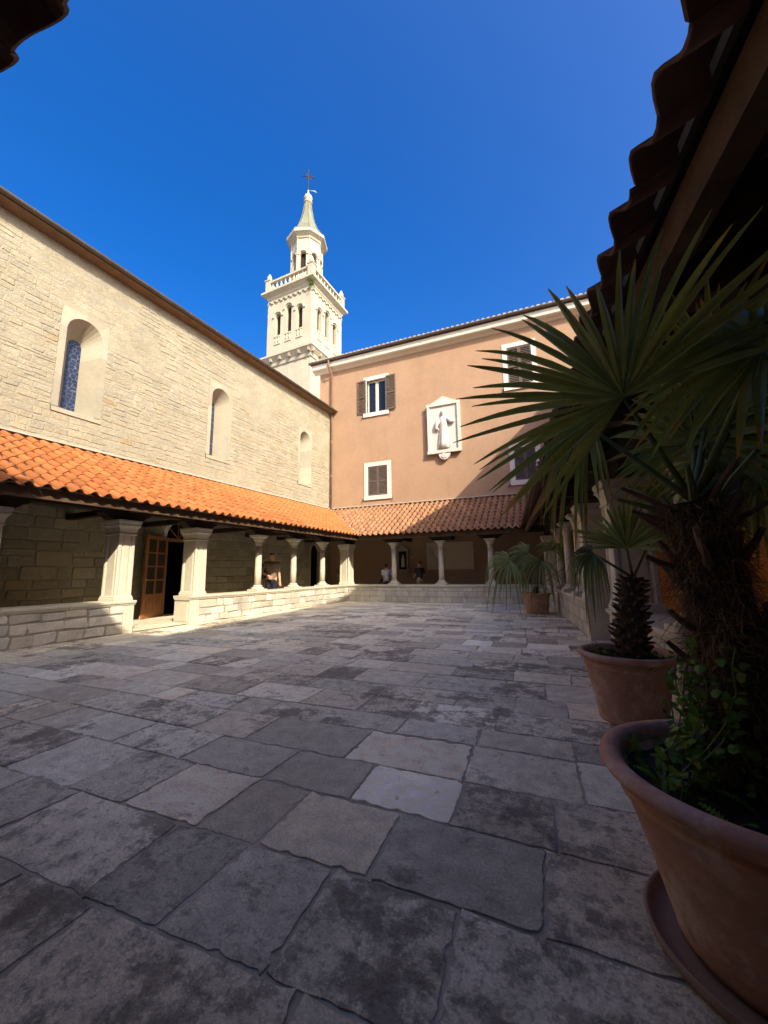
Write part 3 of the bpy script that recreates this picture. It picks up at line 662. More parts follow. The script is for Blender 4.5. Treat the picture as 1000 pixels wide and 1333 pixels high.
def column(par, T, s, d, z0, z1, r=.10):
    c = T(s, d, 0); root = None
    m = MB(); m.lathe(c, [(r, z0+.16), (r*1.02, z0+.6), (r*.98, (z0+z1)/2), (r*.93, z1-.30)], 20); sh = m.build('column', 'column_stone', par, True)
    m = MB(); hb = .205; m.box(T, s-hb, s+hb, d-hb, d+hb, z0, z0+.055); m.build('plinth', 'column_stone', sh)
    m = MB(); m.lathe(c, [(.19, z0+.055), (.20, z0+.075), (.185, z0+.095), (.135, z0+.12), (.125, z0+.13), (.14, z0+.145), (.14, z0+.155), (r, z0+.175)], 20); m.build('base', 'column_stone', sh, True)
    m = MB(); m.lathe(c, [(r*.93, z1-.31), (r*1.12, z1-.30), (r*1.12, z1-.275), (r*.95, z1-.265)], 16); m.build('necking', 'column_stone', sh, True)
    # capital: leaves curling out from the bell under a square abacus
    m = MB(); n = 16
    def ring(z, rr, sqf, lf):
        out = []
        for i in range(n):
            a = 2*math.pi*i/n+math.pi/4; ca, sa = math.cos(a-math.pi/4), math.sin(a-math.pi/4)
            k = 1/max(abs(ca), abs(sa)); rad_ = rr*((1-sqf)+sqf*k)*(1+lf*(1 if i % 4 == 2 else (-.6 if i % 2 else .3)))
            out.append(T(s+rad_*ca, d+rad_*sa, z))
        return out
    m.loft([ring(z1-.27, r*.95, 0, 0), ring(z1-.20, r*1.08, .1, .06), ring(z1-.135, r*1.38, .3, .12), ring(z1-.12, r*1.3, .3, .05), ring(z1-.09, r*1.45, .6, .06), ring(z1-.065, r*1.75, .8, .1), ring(z1-.055, r*1.65, .95, .0)])
    cp = m.build('capital', 'column_stone', sh)
    m = MB(); m.box(T, s-.185, s+.185, d-.185, d+.185, z1-.055, z1-.028); m.box(T, s-.2, s+.2, d-.2, d+.2, z1-.028, z1); m.build('abacus', 'column_stone', sh)
def pier(par, T, s0, s1, d0, d1, z0, z1):
    """square pier with grooved roll corners and a flaring moulded head"""
    g_ = .03; w_ = .055
    def sec(o): 
        a, b, c, e = s0-o, s1+o, d0-o, d1+o; q = []
        def side(p0, p1, nrm):
            L_ = math.hypot(p1[0]-p0[0], p1[1]-p0[1]); ux, uy = (p1[0]-p0[0])/L_, (p1[1]-p0[1])/L_
            for t, dep in ((0, .012), (.012, 0), (w_, 0), (w_+.012, g_*.6), (w_+.035, g_), (w_+.06, g_*.35), (L_-w_-.06, g_*.35), (L_-w_-.035, g_), (L_-w_-.012, g_*.6), (L_-w_, 0), (L_-.012, 0)):
                q.append((p0[0]+ux*t-nrm[0]*dep, p0[1]+uy*t-nrm[1]*dep))
        side((a, c), (b, c), (0, -1)); side((b, c), (b, e), (1, 0)); side((b, e), (a, e), (0, 1)); side((a, e), (a, c), (-1, 0)); return q
    m = MB(); m.prism([T(x, y, z0+.10) for x, y in sec(0)], [T(x, y, z1-.30) for x, y in sec(-.005)]); sh = m.build('pier', 'column_stone', par)
    m = MB()
    def bx(o, z): return [T(s0-o, d0-o, z), T(s1+o, d0-o, z), T(s1+o, d1+o, z), T(s0-o, d1+o, z)]
    m.loft([bx(o, z) for o, z in ((.022, z0), (.022, z0+.05), (.01, z0+.075), (.012, z0+.09), (-.004, z0+.11))]); m.build('base', 'column_stone', sh)
    m = MB(); m.loft([bx(o, z) for o, z in ((0, z1-.31), (.014, z1-.305), (.014, z1-.28), (-.002, z1-.27), (.005, z1-.23), (.02, z1-.17), (.045, z1-.125), (.05, z1-.12), (.05, z1-.085), (.06, z1-.07), (.072, z1-.03), (.072, z1))]); cp = m.build('capital', 'column_stone', sh)
    m = MB(); 
    for k in range(9):
        t = k/8; x = s0-.05+(s1-s0+.1)*t; m.box(T, x-.014, x+.014, d0-.06, d0-.01, z1-.118, z1-.088)
        y = d0-.05+(d1-d0+.1)*t
        for sx in (s0-.06, s1+.01): m.box(T, sx, sx+.05, y-.014, y+.014, z1-.118, z1-.088)
    m.build('dentil', 'column_stone', sh, kind='stuff')
def bracket(par, T, s, d, hl=.46):
    m = MB(); prof = [(-hl, 2.50), (-hl, 2.46), (-hl*.93, 2.435), (-hl*.82, 2.425), (-hl*.76, 2.385), (-hl*.6, 2.333), (hl*.6, 2.333), (hl*.76, 2.385), (hl*.82, 2.425), (hl*.93, 2.435), (hl, 2.46), (hl, 2.50)]
    m.prism([T(s+a, d-.13, z) for a, z in prof], [T(s+a, d+.13, z) for a, z in prof]); m.build('bracket', 'wood_dark', par)
CORN = {}
for i, k in enumerate(ORD):
    k2 = ORD[(i+1) % 4]; CORN[k+'1'] = (isect(FRS[k], -OV[k], FRS[k2], -OV[k2]), isect(FRS[k], WO[k], FRS[k2], WO[k2]), isect(FRS[k], .0, FRS[k2], .0)); CORN[k2+'0'] = CORN[k+'1']
def gallery(key, name, label, segs, cols, piers, tmat, limit, stone_h, rough, srange, full):
    T = FRS[key]; ov, wo = OV[key], WO[key]
    s_mid = (segs[0][0]+segs[-1][1])/2
    g_ = empty(name, T(s_mid, .3, 0), label, 'gallery')
    ZP = .66; TK = .50
    e0, w0, c0 = [T.inv(p)[0] for p in CORN[key+'0']]; e1, w1, c1 = [T.inv(p)[0] for p in CORN[key+'1']]
    # parapet
    for a, b, endp in segs:
        m = MB(); m.box(T, a, b, .0, TK, -.02, ZP-.10); par = m.build('parapet', 'parapet_mortar', g_)
        m = MB(); n = max(1, round((b-a)/1.25)); prof = [(-.015, ZP-.10), (-.03, ZP-.085), (-.035, ZP-.07), (-.06, ZP-.045), (-.065, ZP-.012), (-.055, ZP), (TK+.055, ZP), (TK+.065, ZP-.012), (TK+.03, ZP-.085), (TK+.015, ZP-.10)]
        for k in range(n):
            x0 = a-.05+(b-a+.1)*k/n+.003; x1 = a-.05+(b-a+.1)*(k+1)/n-.003; dz = R_.uniform(-.003, .003)
            if key in 'LB' and k == n-1 and endp == 'c': x1 = b
            m = MB(); m.prism([T(x0, d, z+dz) for d, z in prof], [T(x1, d, z+dz) for d, z in prof], tn(.07, .02)); m.build('coping', 'column_stone', par)
        pa, pb = a, b
        for end in endp:
            if end == '0': x0, x1 = a, a+.22; pa = a+.23
            elif end == '1': x0, x1 = b-.17, b; pb = b-.18
            else: continue
            m = MB(); m.box(T, x0-.02, x1+.02, -.03, TK+.03, -.01, ZP-.103); ps = m.build('end_post', 'column_stone', par)
            m = MB(); m.box(T, x0+.03, x1-.03, -.042, -.02, .06, ZP-.16); m.build('post_panel', 'column_stone', ps)
            for sx in (x0-.034, x1+.012): m = MB(); m.box(T, sx, sx+.022, .05, TK-.05, .06, ZP-.16); m.build('post_panel', 'column_stone', ps)
        items = courses(pa, pb, .0, ZP-.105, [], stone_h, (.17, .42) if not rough else (.16, .5), .014 if not rough else .022)
        def mk(mb, it): mb.stone(jpoly(*it, .004 if not rough else .020), T, R_.uniform(.008, .018) if not rough else R_.uniform(.012, .03), .010 if not rough else .016, tn(.10 if not rough else .2, .03), .01)
        pieces(items, lambda it: score(T((it[0]+it[1])/2, 0, .3)), 150, 'stone', 'parapet_stone', par, mk)
    for s_ in cols: column(g_, T, s_, .17, ZP+.001, 2.33); bracket(g_, T, s_, .17)
    for p in piers:
        pier(g_, T, p[0], p[1], p[2] if len(p) > 2 else -.02, p[3] if len(p) > 3 else .46, ZP+.001, 2.33); bracket(g_, T, (p[0]+p[1])/2, .19, .5)
    # beams
    for nm, d0, d1, z0, z1, mt in (('beam', .05, .33, 2.502, 2.74, 'wood_dark'), ('eave_beam', -ov+.10, -ov+.19, ZE-.17, ZE-.012, 'wood_beam')):
        tA = (d0+ov)/(wo+ov); xa = e0+(w0-e0)*tA; xb = e1+(w1-e1)*tA
        m = MB(); m.box(T, xa, xb, d0, d1, z0, z1); m.build(nm, mt, g_)
    jx = sorted(list(cols)+[(p[0]+p[1])/2 for p in piers])
    for x in jx:
        m = MB(); m.box(T, x-.07, x+.07, -ov+.2, wo, ZE-.235, ZE-.06 if False else 2.50-.0); m.v = m.v
        # cantilevered joist rests on the brackets
        m = MB(); m.box(T, x-.075, x+.075, -ov+.192, wo-.01, 2.503, 2.635) if key in 'LBR' else m.box(T, x-.075, x+.075, -ov+.192, wo-.01, 2.503, 2.63)
        m.build('joist', 'wood_dark' if key in 'LB' else 'wood_beam', g_)
    # roof deck, rafters
    run = wo+ov; rise = ZT-ZE; ph = math.atan2(rise, run); SL = math.hypot(run, rise)
    cp, sp_ = math.cos(ph), math.sin(ph)
    def RT(s_, q, h): return T(s_, -ov+q*cp-h*sp_, ZE+q*sp_+h*cp)
    lo = lambda q: e0+(w0-e0)*(q/SL); hi = lambda q: e1+(w1-e1)*(q/SL)
    m = MB(); qa = .10
    m.prism([RT(lo(qa), qa, -.012), RT(hi(qa), qa, -.012), RT(hi(SL), SL, -.012), RT(lo(SL), SL, -.012)], [RT(lo(qa), qa, .012), RT(hi(qa), qa, .012), RT(hi(SL), SL, .012), RT(lo(SL), SL, .012)]); rf = m.build('roof', 'wood_dark', g_)
    x = max(min(e0, w0), srange[0]-1)
    while x < min(max(e1, w1), srange[1]+1):
        # rafter kept between the valleys
        def qlim(xx):
            q = SL
            if xx > e1 and w1 > e1: return (xx-e1)/(w1-e1)*SL
            if xx < e0 and w0 < e0: return (e0-xx)/(e0-w0)*SL
            return 0.0
        q0 = max(.30, qlim(x)+.1)
        if q0 < SL-.4:
            m = MB(); m.prism([RT(x-.04, q0, -.115), RT(x+.04, q0, -.115), RT(x+.04, q0, -.014), RT(x-.04, q0, -.014)], [RT(x-.04, SL-.02, -.115), RT(x+.04, SL-.02, -.115), RT(x+.04, SL-.02, -.014), RT(x-.04, SL-.02, -.014)]); m.build('rafter', 'wood_beam', rf)
        x += .5
    # tiles
    me = tile_mesh(name+'_tile', tmat)
    items = []; n0 = math.floor(min(e0, w0)/PITCH)-1; n1 = math.ceil(max(e1, w1)/PITCH)+1; nr = int(SL/EXP)+1
    for i in range(n0, n1):
        for j in range(nr):
            s_ = i*PITCH; q = -.06+j*EXP
            l_ = TL if q+TL < SL+.01 else SL-q
            if l_ < .12: continue
            if s_ > hi(q+l_)-.0 or s_+PITCH < lo(q+l_): continue
            if not (srange[0] < s_ < srange[1]): continue
            clip = s_+PITCH > min(hi(q), hi(q+TL)) or s_ < max(lo(q), lo(q+TL)) or l_ < TL
            items.append((i, j, s_, q, l_, clip))
    def sc(it): 
        b = score(RT(it[2]+.1, it[3]+.2, .05))
        if key in 'RN': b += 3 if it[1] == 0 else -3
        return b
    order = sorted(items, key=lambda it: -sc(it)); rest = MB(); cnt = 0
    for it in order:
        i, j, s_, q, l_, clip = it; jit = R_.uniform(-.006, .006); jq = R_.uniform(-.012, .012); jh = R_.uniform(-.002, .003)
        if cnt < limit and not clip and sc(it) > -1e8:
            o = bpy.data.objects.new('tile', me); COL.objects.link(o); o.parent = rf
            X = T.e; Y = RT(0, 1, 0)-RT(0, 0, 0); Z = RT(0, 0, 1)-RT(0, 0, 0); p = RT(s_+jit, q+jq, jh)-rloc(rf)
            o.matrix_basis = Matrix(((X.x, Y.x, Z.x, p.x), (X.y, Y.y, Z.y, p.y), (X.z, Y.z, Z.z, p.z), (0, 0, 0, 1))); cnt += 1
        else:
            V = []
            for (a, b, c) in TV:
                qq = q+jq+min(b, l_-.0); ss = s_+jit+a
                ss = min(max(ss, lo(min(max(qq, 0), SL))+.004), hi(min(max(qq, 0), SL))-.004); V.append(RT(ss, qq, c+jh))
            rest.add(V, TF, tn(.12, .05))
    if rest.v: rest.build('tile', tmat, rf, kind='stuff')
    # flashing along the wall
    m = MB(); m.box(T, max(w0, srange[0]) + .02, min(w1, srange[1]) - .02, wo-.09, wo-.004, ZT+.055, ZT+.10); m.build('flashing', 'mortar_pale', rf)
    # mortar bed under the eave tiles
    if key in 'RN':
        m = MB(); 
        m.prism([RT(max(lo(.1), srange[0]), .11, -.0), RT(max(lo(.1), srange[0]), .11, .045), RT(max(lo(.1), srange[0]), .2, .04), RT(max(lo(.1), srange[0]), .2, 0)], [RT(min(hi(.1), srange[1]), .11, -.0), RT(min(hi(.1), srange[1]), .11, .045), RT(min(hi(.1), srange[1]), .2, .04), RT(min(hi(.1), srange[1]), .2, 0)]); m.build('mortar_bed', 'mortar_pale', rf)
    return g_, RT, hi, lo, SL
LC = FL.inv(isect(FL, 0, FB, 0))[0]; BC = FB.inv(isect(FB, 0, FR, 0))[0]
RC0 = FR.inv(isect(FB, 0, FR, 0))[0]; RC1 = FR.inv(isect(FR, 0, FN, 0))[0]; NC0 = FN.inv(isect(FR, 0, FN, 0))[0]; NC1 = FN.inv(isect(FL, 0, FN, 0))[0]; LC0 = FL.inv(isect(FL, 0, FN, 0))[0]
gL = gallery('L', 'church_gallery', 'gallery of stone piers under bright orange tiles along the church wall', [(LC0, 5.13, '1'), (6.50, LC+.0, '0')], [8.90, 10.55, 12.25], [(4.74, 5.08), (6.56, 6.90), (2.58, 2.92), (LC-.02, LC+.40, -.02, .42)], 'tile_new', 298, (.15, .24), True, (-1, 17), True)
gB = gallery('B', 'residence_gallery', 'gallery with slender columns along the salmon wall, roof half in shade', [(.0, BC, '')], [1.97, 3.90, 5.75], [], 'tile_old', 298, (.19, .26), False, (-4, 14), True)
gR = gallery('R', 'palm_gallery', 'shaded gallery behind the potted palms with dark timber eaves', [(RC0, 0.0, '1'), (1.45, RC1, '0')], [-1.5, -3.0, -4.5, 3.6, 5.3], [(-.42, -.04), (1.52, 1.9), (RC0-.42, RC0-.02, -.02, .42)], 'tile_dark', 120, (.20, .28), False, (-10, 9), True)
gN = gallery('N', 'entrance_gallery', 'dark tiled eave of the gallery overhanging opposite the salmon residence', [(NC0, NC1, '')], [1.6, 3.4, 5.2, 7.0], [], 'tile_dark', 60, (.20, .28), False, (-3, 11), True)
# valley seams on the two far corners
for (rr, nm) in ((gL, 'hi'),):
    pass
def seam(E, Wc, parent, zoff=.05):
    m = MB(); a = Vector((E.x, E.y, ZE)); b = Vector((Wc.x, Wc.y, ZT)); n = 24
    for k in range(n):
        p = a.lerp(b, k/n); q = a.lerp(b, (k+1.25)/n); d = (b-a).normalized(); side = d.cross(Vector((0, 0, 1))).normalized()
        m.loft([[p+side*(.06*math.cos(math.pi*i/6))+Vector((0, 0, .035+.045*math.sin(math.pi*i/6)+.02)) for i in range(7)], [q+side*(.05*math.cos(math.pi*i/6))+Vector((0, 0, .03+.04*math.sin(math.pi*i/6))) for i in range(7)]], tn(.15, .05))
    m.build('valley_tile', 'mortar_pale', parent, kind='stuff')
seam(CORN['L1'][0], CORN['L1'][1], gL[0])
# ------------------------------------------------------------------ marble relief on the residence wall
rel = empty('wall_relief', FS(6.0, -.12, 6.1), 'white marble relief of a robed friar hung high on the salmon wall', 'relief')
m = MB(); ol = [(5.25, 6.47), (6.75, 6.47), (6.76, 8.82), (5.24, 8.82)]
m.prism([FS(a, .0, z) for a, z in ol][::-1], [FS(a, -.14, z) for a, z in ol][::-1]); m.build('slab', 'marble', rel)
m = MB(); m.prism([FS(5.34, .0, 8.82), FS(6.66, .0, 8.82), FS(6.0, .0, 9.16)][::-1], [FS(5.34, -.15, 8.82), FS(6.66, -.15, 8.82), FS(6.0, -.15, 9.16)][::-1]); m.build('pediment', 'marble', rel)
for a, b, c, d in ((5.25, 5.36, 6.58, 8.70), (6.64, 6.75, 6.58, 8.70), (5.22, 6.78, 8.70, 8.83), (5.22, 6.78, 6.44, 6.58)):
    m = MB(); m.box(FS, a, b, -.215, -.13, c, d); m.build('frame', 'marble', rel)
m = MB(); pb = [(6.0+.27*math.cos(math.pi+math.pi*i/12), 6.44+.31*math.sin(math.pi+math.pi*i/12)) for i in range(13)]
m.prism([FS(a, .0, z) for a, z in pb][::-1], [FS(a, -.18, z) for a, z in pb][::-1]); m.build('console', 'marble', rel)
m = MB(); m.lathe(Vector((0, 0, 0)), [(.001, 0)], 3) if False else None
m.loft([[FS(6.0+.13*math.cos(2*math.pi*i/12)*k, -.18-.035*h_, 6.32+.13*math.sin(2*math.pi*i/12)*k) for i in range(12)] for k, h_ in ((1, 0), (.9, 1), (.55, .6), (.35, 1), (.05, 1))]); m.build('rosette', 'marble', rel)
def ell(s_, z, a, b, fold=0, n=20): return [FS(s_+a*math.cos(2*math.pi*i/n)*(1+fold*math.cos(7*2*math.pi*i/n)), -.14-max(0, b*(-math.sin(2*math.pi*i/n)))*(1+fold*math.cos(7*2*math.pi*i/n)), z) for i in range(n)]
m = MB(); m.loft([ell(s_, z, a, b, f_) for s_, z, a, b, f_ in ((5.98, 6.66, .26, .13, .2), (5.98, 6.9, .24, .13, .2), (5.99, 7.3, .21, .13, .16), (6.0, 7.55, .19, .13, .05), (6.0, 7.62, .18, .13, 0), (6.0, 7.8, .2, .15, .02), (6.0, 8.02, .23, .15, 0), (6.0, 8.12, .17, .12, 0), (6.0, 8.17, .07, .09, 0), (6.0, 8.22, .065, .09, 0), (6.0, 8.26, .09, .12, 0), (6.0, 8.36, .105, .14, 0), (6.0, 8.45, .08, .11, 0), (6.0, 8.50, .03, .05, 0))])
for pts in (((5.80, 8.0), (5.70, 7.78), (5.66, 7.62), (5.80, 7.52)), ((6.2, 8.02), (6.34, 7.86), (6.46, 7.84), (6.54, 7.92))):
    m.tube([FS(a, -.22, z) for a, z in pts], [.085, .09, .075, .035], 8)
m.build('figure', 'marble', rel, True)
# ------------------------------------------------------------------ things on the residence wall under the gallery
o = empty('notice_board', FS(6.02, 0, 1.23), 'large cream board with a dark branching tree drawn at one side', 'board')
m = MB(); m.box(FS, 4.99, 7.05, -.045, -.002, 1.23, 2.41); m.build('panel', 'board', o)
m = MB(); rr = random.Random(3)
def branch(p, ang, l, w, dep):
    q = (p[0]+l*math.cos(ang), p[1]+l*math.sin(ang))
    if 5.02 < q[0] < 6.2 and 1.26 < q[1] < 2.38:
        nx_, nz_ = -math.sin(ang)*w, math.cos(ang)*w
        m.add([FS(p[0]-nx_, -.0485, p[1]-nz_), FS(p[0]+nx_, -.0485, p[1]+nz_), FS(q[0]+nx_*.6, -.0485, q[1]+nz_*.6), FS(q[0]-nx_*.6, -.0485, q[1]-nz_*.6)], [(0, 1, 2, 3)])
        if dep:
            for k in range(3): branch(q, ang+rr.uniform(-.9, .9), l*rr.uniform(.6, .85), w*.62, dep-1)
branch((5.45, 1.28), 1.5, .34, .035, 4); m.build('tree_drawing', 'tower_dark', o)
o = empty('wall_shrine', FS(3.86, 0, 1.22), 'small gabled stone shrine framing a pale figure in a dark niche', 'shrine')
m = MB(); m.box(FS, 3.66, 4.07, -.03, -.002, 1.26, 2.08); m.build('niche', 'interior_shade', o)
for a, b, c, d in ((3.60, 3.67, 1.24, 2.1), (4.06, 4.13, 1.24, 2.1), (3.56, 4.17, 1.16, 1.25), (3.58, 4.15, 2.08, 2.14)): m = MB(); m.box(FS, a, b, -.11, 0, c, d); m.build('frame', 'ashlar', o)
m = MB(); m.prism([FS(3.56, 0, 2.141), FS(4.17, 0, 2.141), FS(3.865, 0, 2.34)][::-1], [FS(3.56, -.11, 2.141), FS(4.17, -.11, 2.141), FS(3.865, -.11, 2.34)][::-1]); m.build('gable', 'ashlar', o)
m = MB(); m.loft([[FS(3.87+a*math.cos(2*math.pi*i/10), -.055+.03*math.sin(2*math.pi*i/10), z) for i in range(10)] for a, z in ((.09, 1.36), (.075, 1.6), (.085, 1.75), (.03, 1.80), (.05, 1.86), (.02, 1.92))]); m.build('figure', 'marble', o, True)
o = empty('brass_plate', FS(4.3, 0, 1.78), 'small yellow brass plate beside the gabled shrine', 'plate'); m = MB(); m.box(FS, 4.2, 4.41, -.015, -.001, 1.78, 1.87); m.build('plate', 'brass', o)
o = empty('memorial_plaque', FS(8.2, 0, 1.23), 'round headed stone memorial plaque on the wall behind the far column', 'plaque')
m = MB(); P = [(7.95, 1.23), (8.5, 1.23)]+[(8.225+.275*math.cos(math.pi*i/10), 1.66+.26*math.sin(math.pi*i/10)) for i in range(11)]
m.prism([FS(a, 0, z) for a, z in P][::-1], [FS(a, -.06, z) for a, z in P][::-1]); m.build('slab', 'parapet_stone', o)
o = empty('water_stoup', FS(.62, -.2, .9), 'small pale stone water basin on the wall beside the church doorway', 'basin')
m = MB(); m.lathe(FS(.62, -.15, 0), [(.05, .78), (.07, .86), (.15, .98), (.19, 1.08), (.19, 1.12), (.15, 1.1), (.05, 1.02)], 14); m.build('bowl', 'ashlar', o, True)
m = MB(); m.box(FS, .52, .72, -.10, -.001, .7, 1.25); m.build('bracket', 'ashlar', o)
# ------------------------------------------------------------------ people
def skin(name, P, edges, mat, parent, X, sub=2):
    """continuous skinned surface; P: list of (x,y,z,r), X maps person space to world"""
    me = bpy.data.meshes.new(name); off = rloc(parent)
    me.from_pydata([tuple(X(p[0], p[1], p[2])-off) for p in P], edges, [])
    a = me.attributes.new('tint', 'FLOAT_COLOR', 'POINT'); a.data.foreach_set('color', [1.0]*(4*len(P)))
    o = bpy.data.objects.new(name, me); COL.objects.link(o); o.parent = parent
    sk = o.modifiers.new('Skin', 'SKIN'); sk.use_smooth_shade = True
    if not me.skin_vertices: me.skin_vertices.new()
    for i, p in enumerate(P):
        r = p[3] if isinstance(p[3], tuple) else (p[3], p[3]); me.skin_vertices[0].data[i].radius = r; me.skin_vertices[0].data[i].use_root = (i == 0)
    ss = o.modifiers.new('Subdivision', 'SUBSURF'); ss.levels = sub; ss.render_levels = sub
    me.materials.append(MATS[mat]); return o
def person(loc, face, H, arms, label, shirt, trousers, hairlen, parts=None):
    """loc: feet; face: heading; arms: [(elbow, wrist)] left, right, fractions of height in person space (x right, y forward)"""
    root = empty('person', loc, label, 'person', 'visitors in the galleries')
    fx, fy = math.cos(face), math.sin(face)
    X = lambda x, y, z: Vector((loc[0]+(fy*x+fx*y)*H, loc[1]+(-fx*x+fy*y)*H, loc[2]+z*H))
    h = H
    P = [(0, 0, .53, .085*h), (0, 0, .60, .078*h), (0, .005, .70, .090*h), (0, 0, .79, .085*h), (0, 0, .835, .040*h), (0, .01, .87, .036*h), (0, .015, .905, .052*h), (0, .012, .945, .058*h), (0, .005, .975, .045*h)]
    E = [(0, 1), (1, 2), (2, 3), (3, 4), (4, 5), (5, 6), (6, 7), (7, 8)]
    shirtP = [(0, 0, .50, .098*h), (0, 0, .60, .092*h), (0, .005, .70, .104*h), (0, 0, .775, .098*h), (0, 0, .815, .058*h)]; shE = [(0, 1), (1, 2), (2, 3), (3, 4)]
    tr = [(0, 0, .53, .094*h), (0, 0, .50, .096*h)]; trE = [(0, 1)]
    for sg, (el, wr) in zip((-1, 1), arms):
        b = len(P); sh = (sg*.105, 0, .79); P += [(*sh, .045*h), ((sh[0]+el[0])/2, (sh[1]+el[1])/2, (sh[2]+el[2])/2, .031*h), (*el, .026*h), ((el[0]+wr[0])/2, (el[1]+wr[1])/2, (el[2]+wr[2])/2, .024*h), (*wr, .017*h)]
        E += [(3, b), (b, b+1), (b+1, b+2), (b+2, b+3), (b+3, b+4)]
        hd = (Vector(wr)-Vector(el)).normalized(); pv = Vector(wr)+hd*.035; P.append((*pv, .021*h)); E.append((b+4, b+5))
        side = hd.cross(Vector((0, 1, 0)) if abs(hd.y) < .8 else Vector((1, 0, 0))).normalized()
        for k, (o_, l_) in enumerate(((-.016, .036), (-.006, .045), (.005, .043), (.016, .034))):
            c = len(P); k0 = pv+hd*.015+side*o_; k1 = k0+hd*l_*.5; k2 = k1+hd*l_*.4+hd.cross(side)*.012
            P += [(*k0, .0055*h), (*k1, .0048*h), (*k2, .004*h)]; E += [(b+5, c), (c, c+1), (c+1, c+2)]
        c = len(P); k0 = Vector(wr)+hd*.018+side*.018; P += [(*k0, .007*h), (*(k0+hd*.022+side*.012), .005*h)]; E += [(b+4, c), (c, c+1)]
        c = len(shirtP); q = Vector(sh).lerp(Vector(el), .85)
        shirtP += [(sh[0]*1.02, sh[1], sh[2], .053*h), ((sh[0]+el[0])/2, (sh[1]+el[1])/2, (sh[2]+el[2])/2, .042*h), (*q, .040*h)]; shE += [(3, c), (c, c+1), (c+1, c+2)]
    for sg in (-1, 1):
        b = len(P); P += [(sg*.05, 0, .49, .058*h), (sg*.055, .005, .38, .047*h), (sg*.055, .01, .28, .035*h), (sg*.055, -.005, .19, .034*h), (sg*.055, -.01, .055, .022*h), (sg*.06, .02, .022, .020*h), (sg*.063, .075, .018, .018*h)]
        E += [(0, b)]+[(b+k, b+k+1) for k in range(6)]
        c = len(tr); tr += [(sg*.052, 0, .46, .064*h), (sg*.055, .005, .37, .056*h), (sg*.055, .01, .28, .046*h), (sg*.055, -.005, .18, .043*h), (sg*.055, -.008, .055, .038*h)]; trE += [(1, c)]+[(c+k, c+k+1) for k in range(4)]
    skin('body', P, E, 'skin', root, X)
    skin('shirt', shirtP, shE, shirt, root, X); skin('trousers', tr, trE, trousers, root, X)
    for sg in (-1, 1): skin('shoe', [(sg*.057, -.025, .022, .024*h), (sg*.06, .03, .022, .025*h), (sg*.063, .09, .018, .019*h)], [(0, 1), (1, 2)], 'cloth_black', root, X, 1)
    hp = [(0, .0, .975, .052*h), (0, -.022, .955, .052*h), (0, -.028, .93, .045*h)]
    if hairlen: hp.append((0, -.035, .88, .036*h))
    skin('hair', hp, [(k, k+1) for k in range(len(hp)-1)], 'hair', root, X)
    m = MB()
    for sg in (-1, 1): m.lathe(X(sg*.020, .066, .938), [(.002, -.008), (.008, 0), (.002, .008)], 8)
    m.build('eyes', 'hair', root); m = MB(); m.loft([[X(x, y, z) for x, y in ((-w_, .055), (w_, .055), (0, t_))] for z, w_, t_ in ((.945, .004, .064), (.925, .009, .081), (.917, .009, .066))]); m.build('nose', 'skin', root)
    m = MB(); m.box(X, -.017, .017, .06, .068, .894, .899); m.build('mouth', 'cloth_red', root)
    for sg in (-1, 1): m = MB(); m.loft([[X(sg*.056+sg*.012*k, .002+.016*r_*math.cos(2*math.pi*i/8), .927+.022*r_*math.sin(2*math.pi*i/8)) for i in range(8)] for k, r_ in ((0, .7), (.6, 1), (1, .6))]); m.build('ear', 'skin', root)
    return root, X
man, XM = person((-9.28, 10.28, .012), rad(-42), 1.86, [((-.135, -.02, .62), (-.15, .02, .47)), ((.165, -.01, .645), (.06, .13, .575))],
                 'man in dark brown shirt standing behind the parapet of the orange roofed gallery', 'cloth_brown', 'cloth_navy', False)
bp_ = empty('backpack', XM(.13, -.12, .5), 'black backpack on the man in the brown shirt', 'backpack'); 
m = MB(); m.loft([[XM(.09+a*math.cos(2*math.pi*i/14), -.125+b*math.sin(2*math.pi*i/14), z) for i in range(14)] for a, b, z in ((.07, .03, .53), (.105, .055, .55), (.115, .065, .62), (.11, .062, .71), (.09, .05, .77), (.04, .03, .80))]); m.build('bag', 'cloth_black', bp_, True)
for x0 in (-.06, .10):
    m = MB(); m.tube([XM(x0+.0, -.08, .77), XM(x0, -.02, .838), XM(x0, .055, .80), XM(x0+.02, .075, .72), XM(x0+.05, .02, .63), XM(x0+.04, -.07, .57)], .011, 6); m.build('strap', 'cloth_black', bp_)
pB = FB(1.28, 1.05, .012); w2, X2 = person((pB.x, pB.y, pB.z), rad(100), 1.50, [((-.15, .04, .66), (-.10, .14, .80)), ((.15, .04, .66), (.10, .14, .80))],
    'person in pale grey shirt seen from behind, arms raised, behind the long far parapet', 'cloth_grey', 'cloth_navy', True)
bg_ = empty('crossbody_bag', X2(-.14, -.02, .5), 'dark shoulder bag with red strap on the person in grey', 'bag')
m = MB(); m.tube([X2(.075, -.05, .80), X2(.04, -.078, .72), X2(-.03, -.085, .62), X2(-.10, -.06, .54)], .012, 5); m.build('strap', 'cloth_red', bg_)
m = MB(); m.loft([[X2(-.15+a*math.cos(2*math.pi*i/10), -.02+b*math.sin(2*math.pi*i/10), z) for i in range(10)] for a, b, z in ((.03, .07, .45), (.04, .085, .47), (.04, .085, .55), (.025, .07, .57))]); m.build('bag', 'cloth_black', bg_)
pC = FB(2.66, 1.35, .012); person((pC.x, pC.y, pC.z), rad(150), 1.58, [((-.14, .02, .64), (-.10, .12, .60)), ((.14, -.02, .63), (.13, .06, .50))],
    'person in black T-shirt and beige trousers looking at the gabled shrine', 'cloth_black', 'cloth_beige', False)
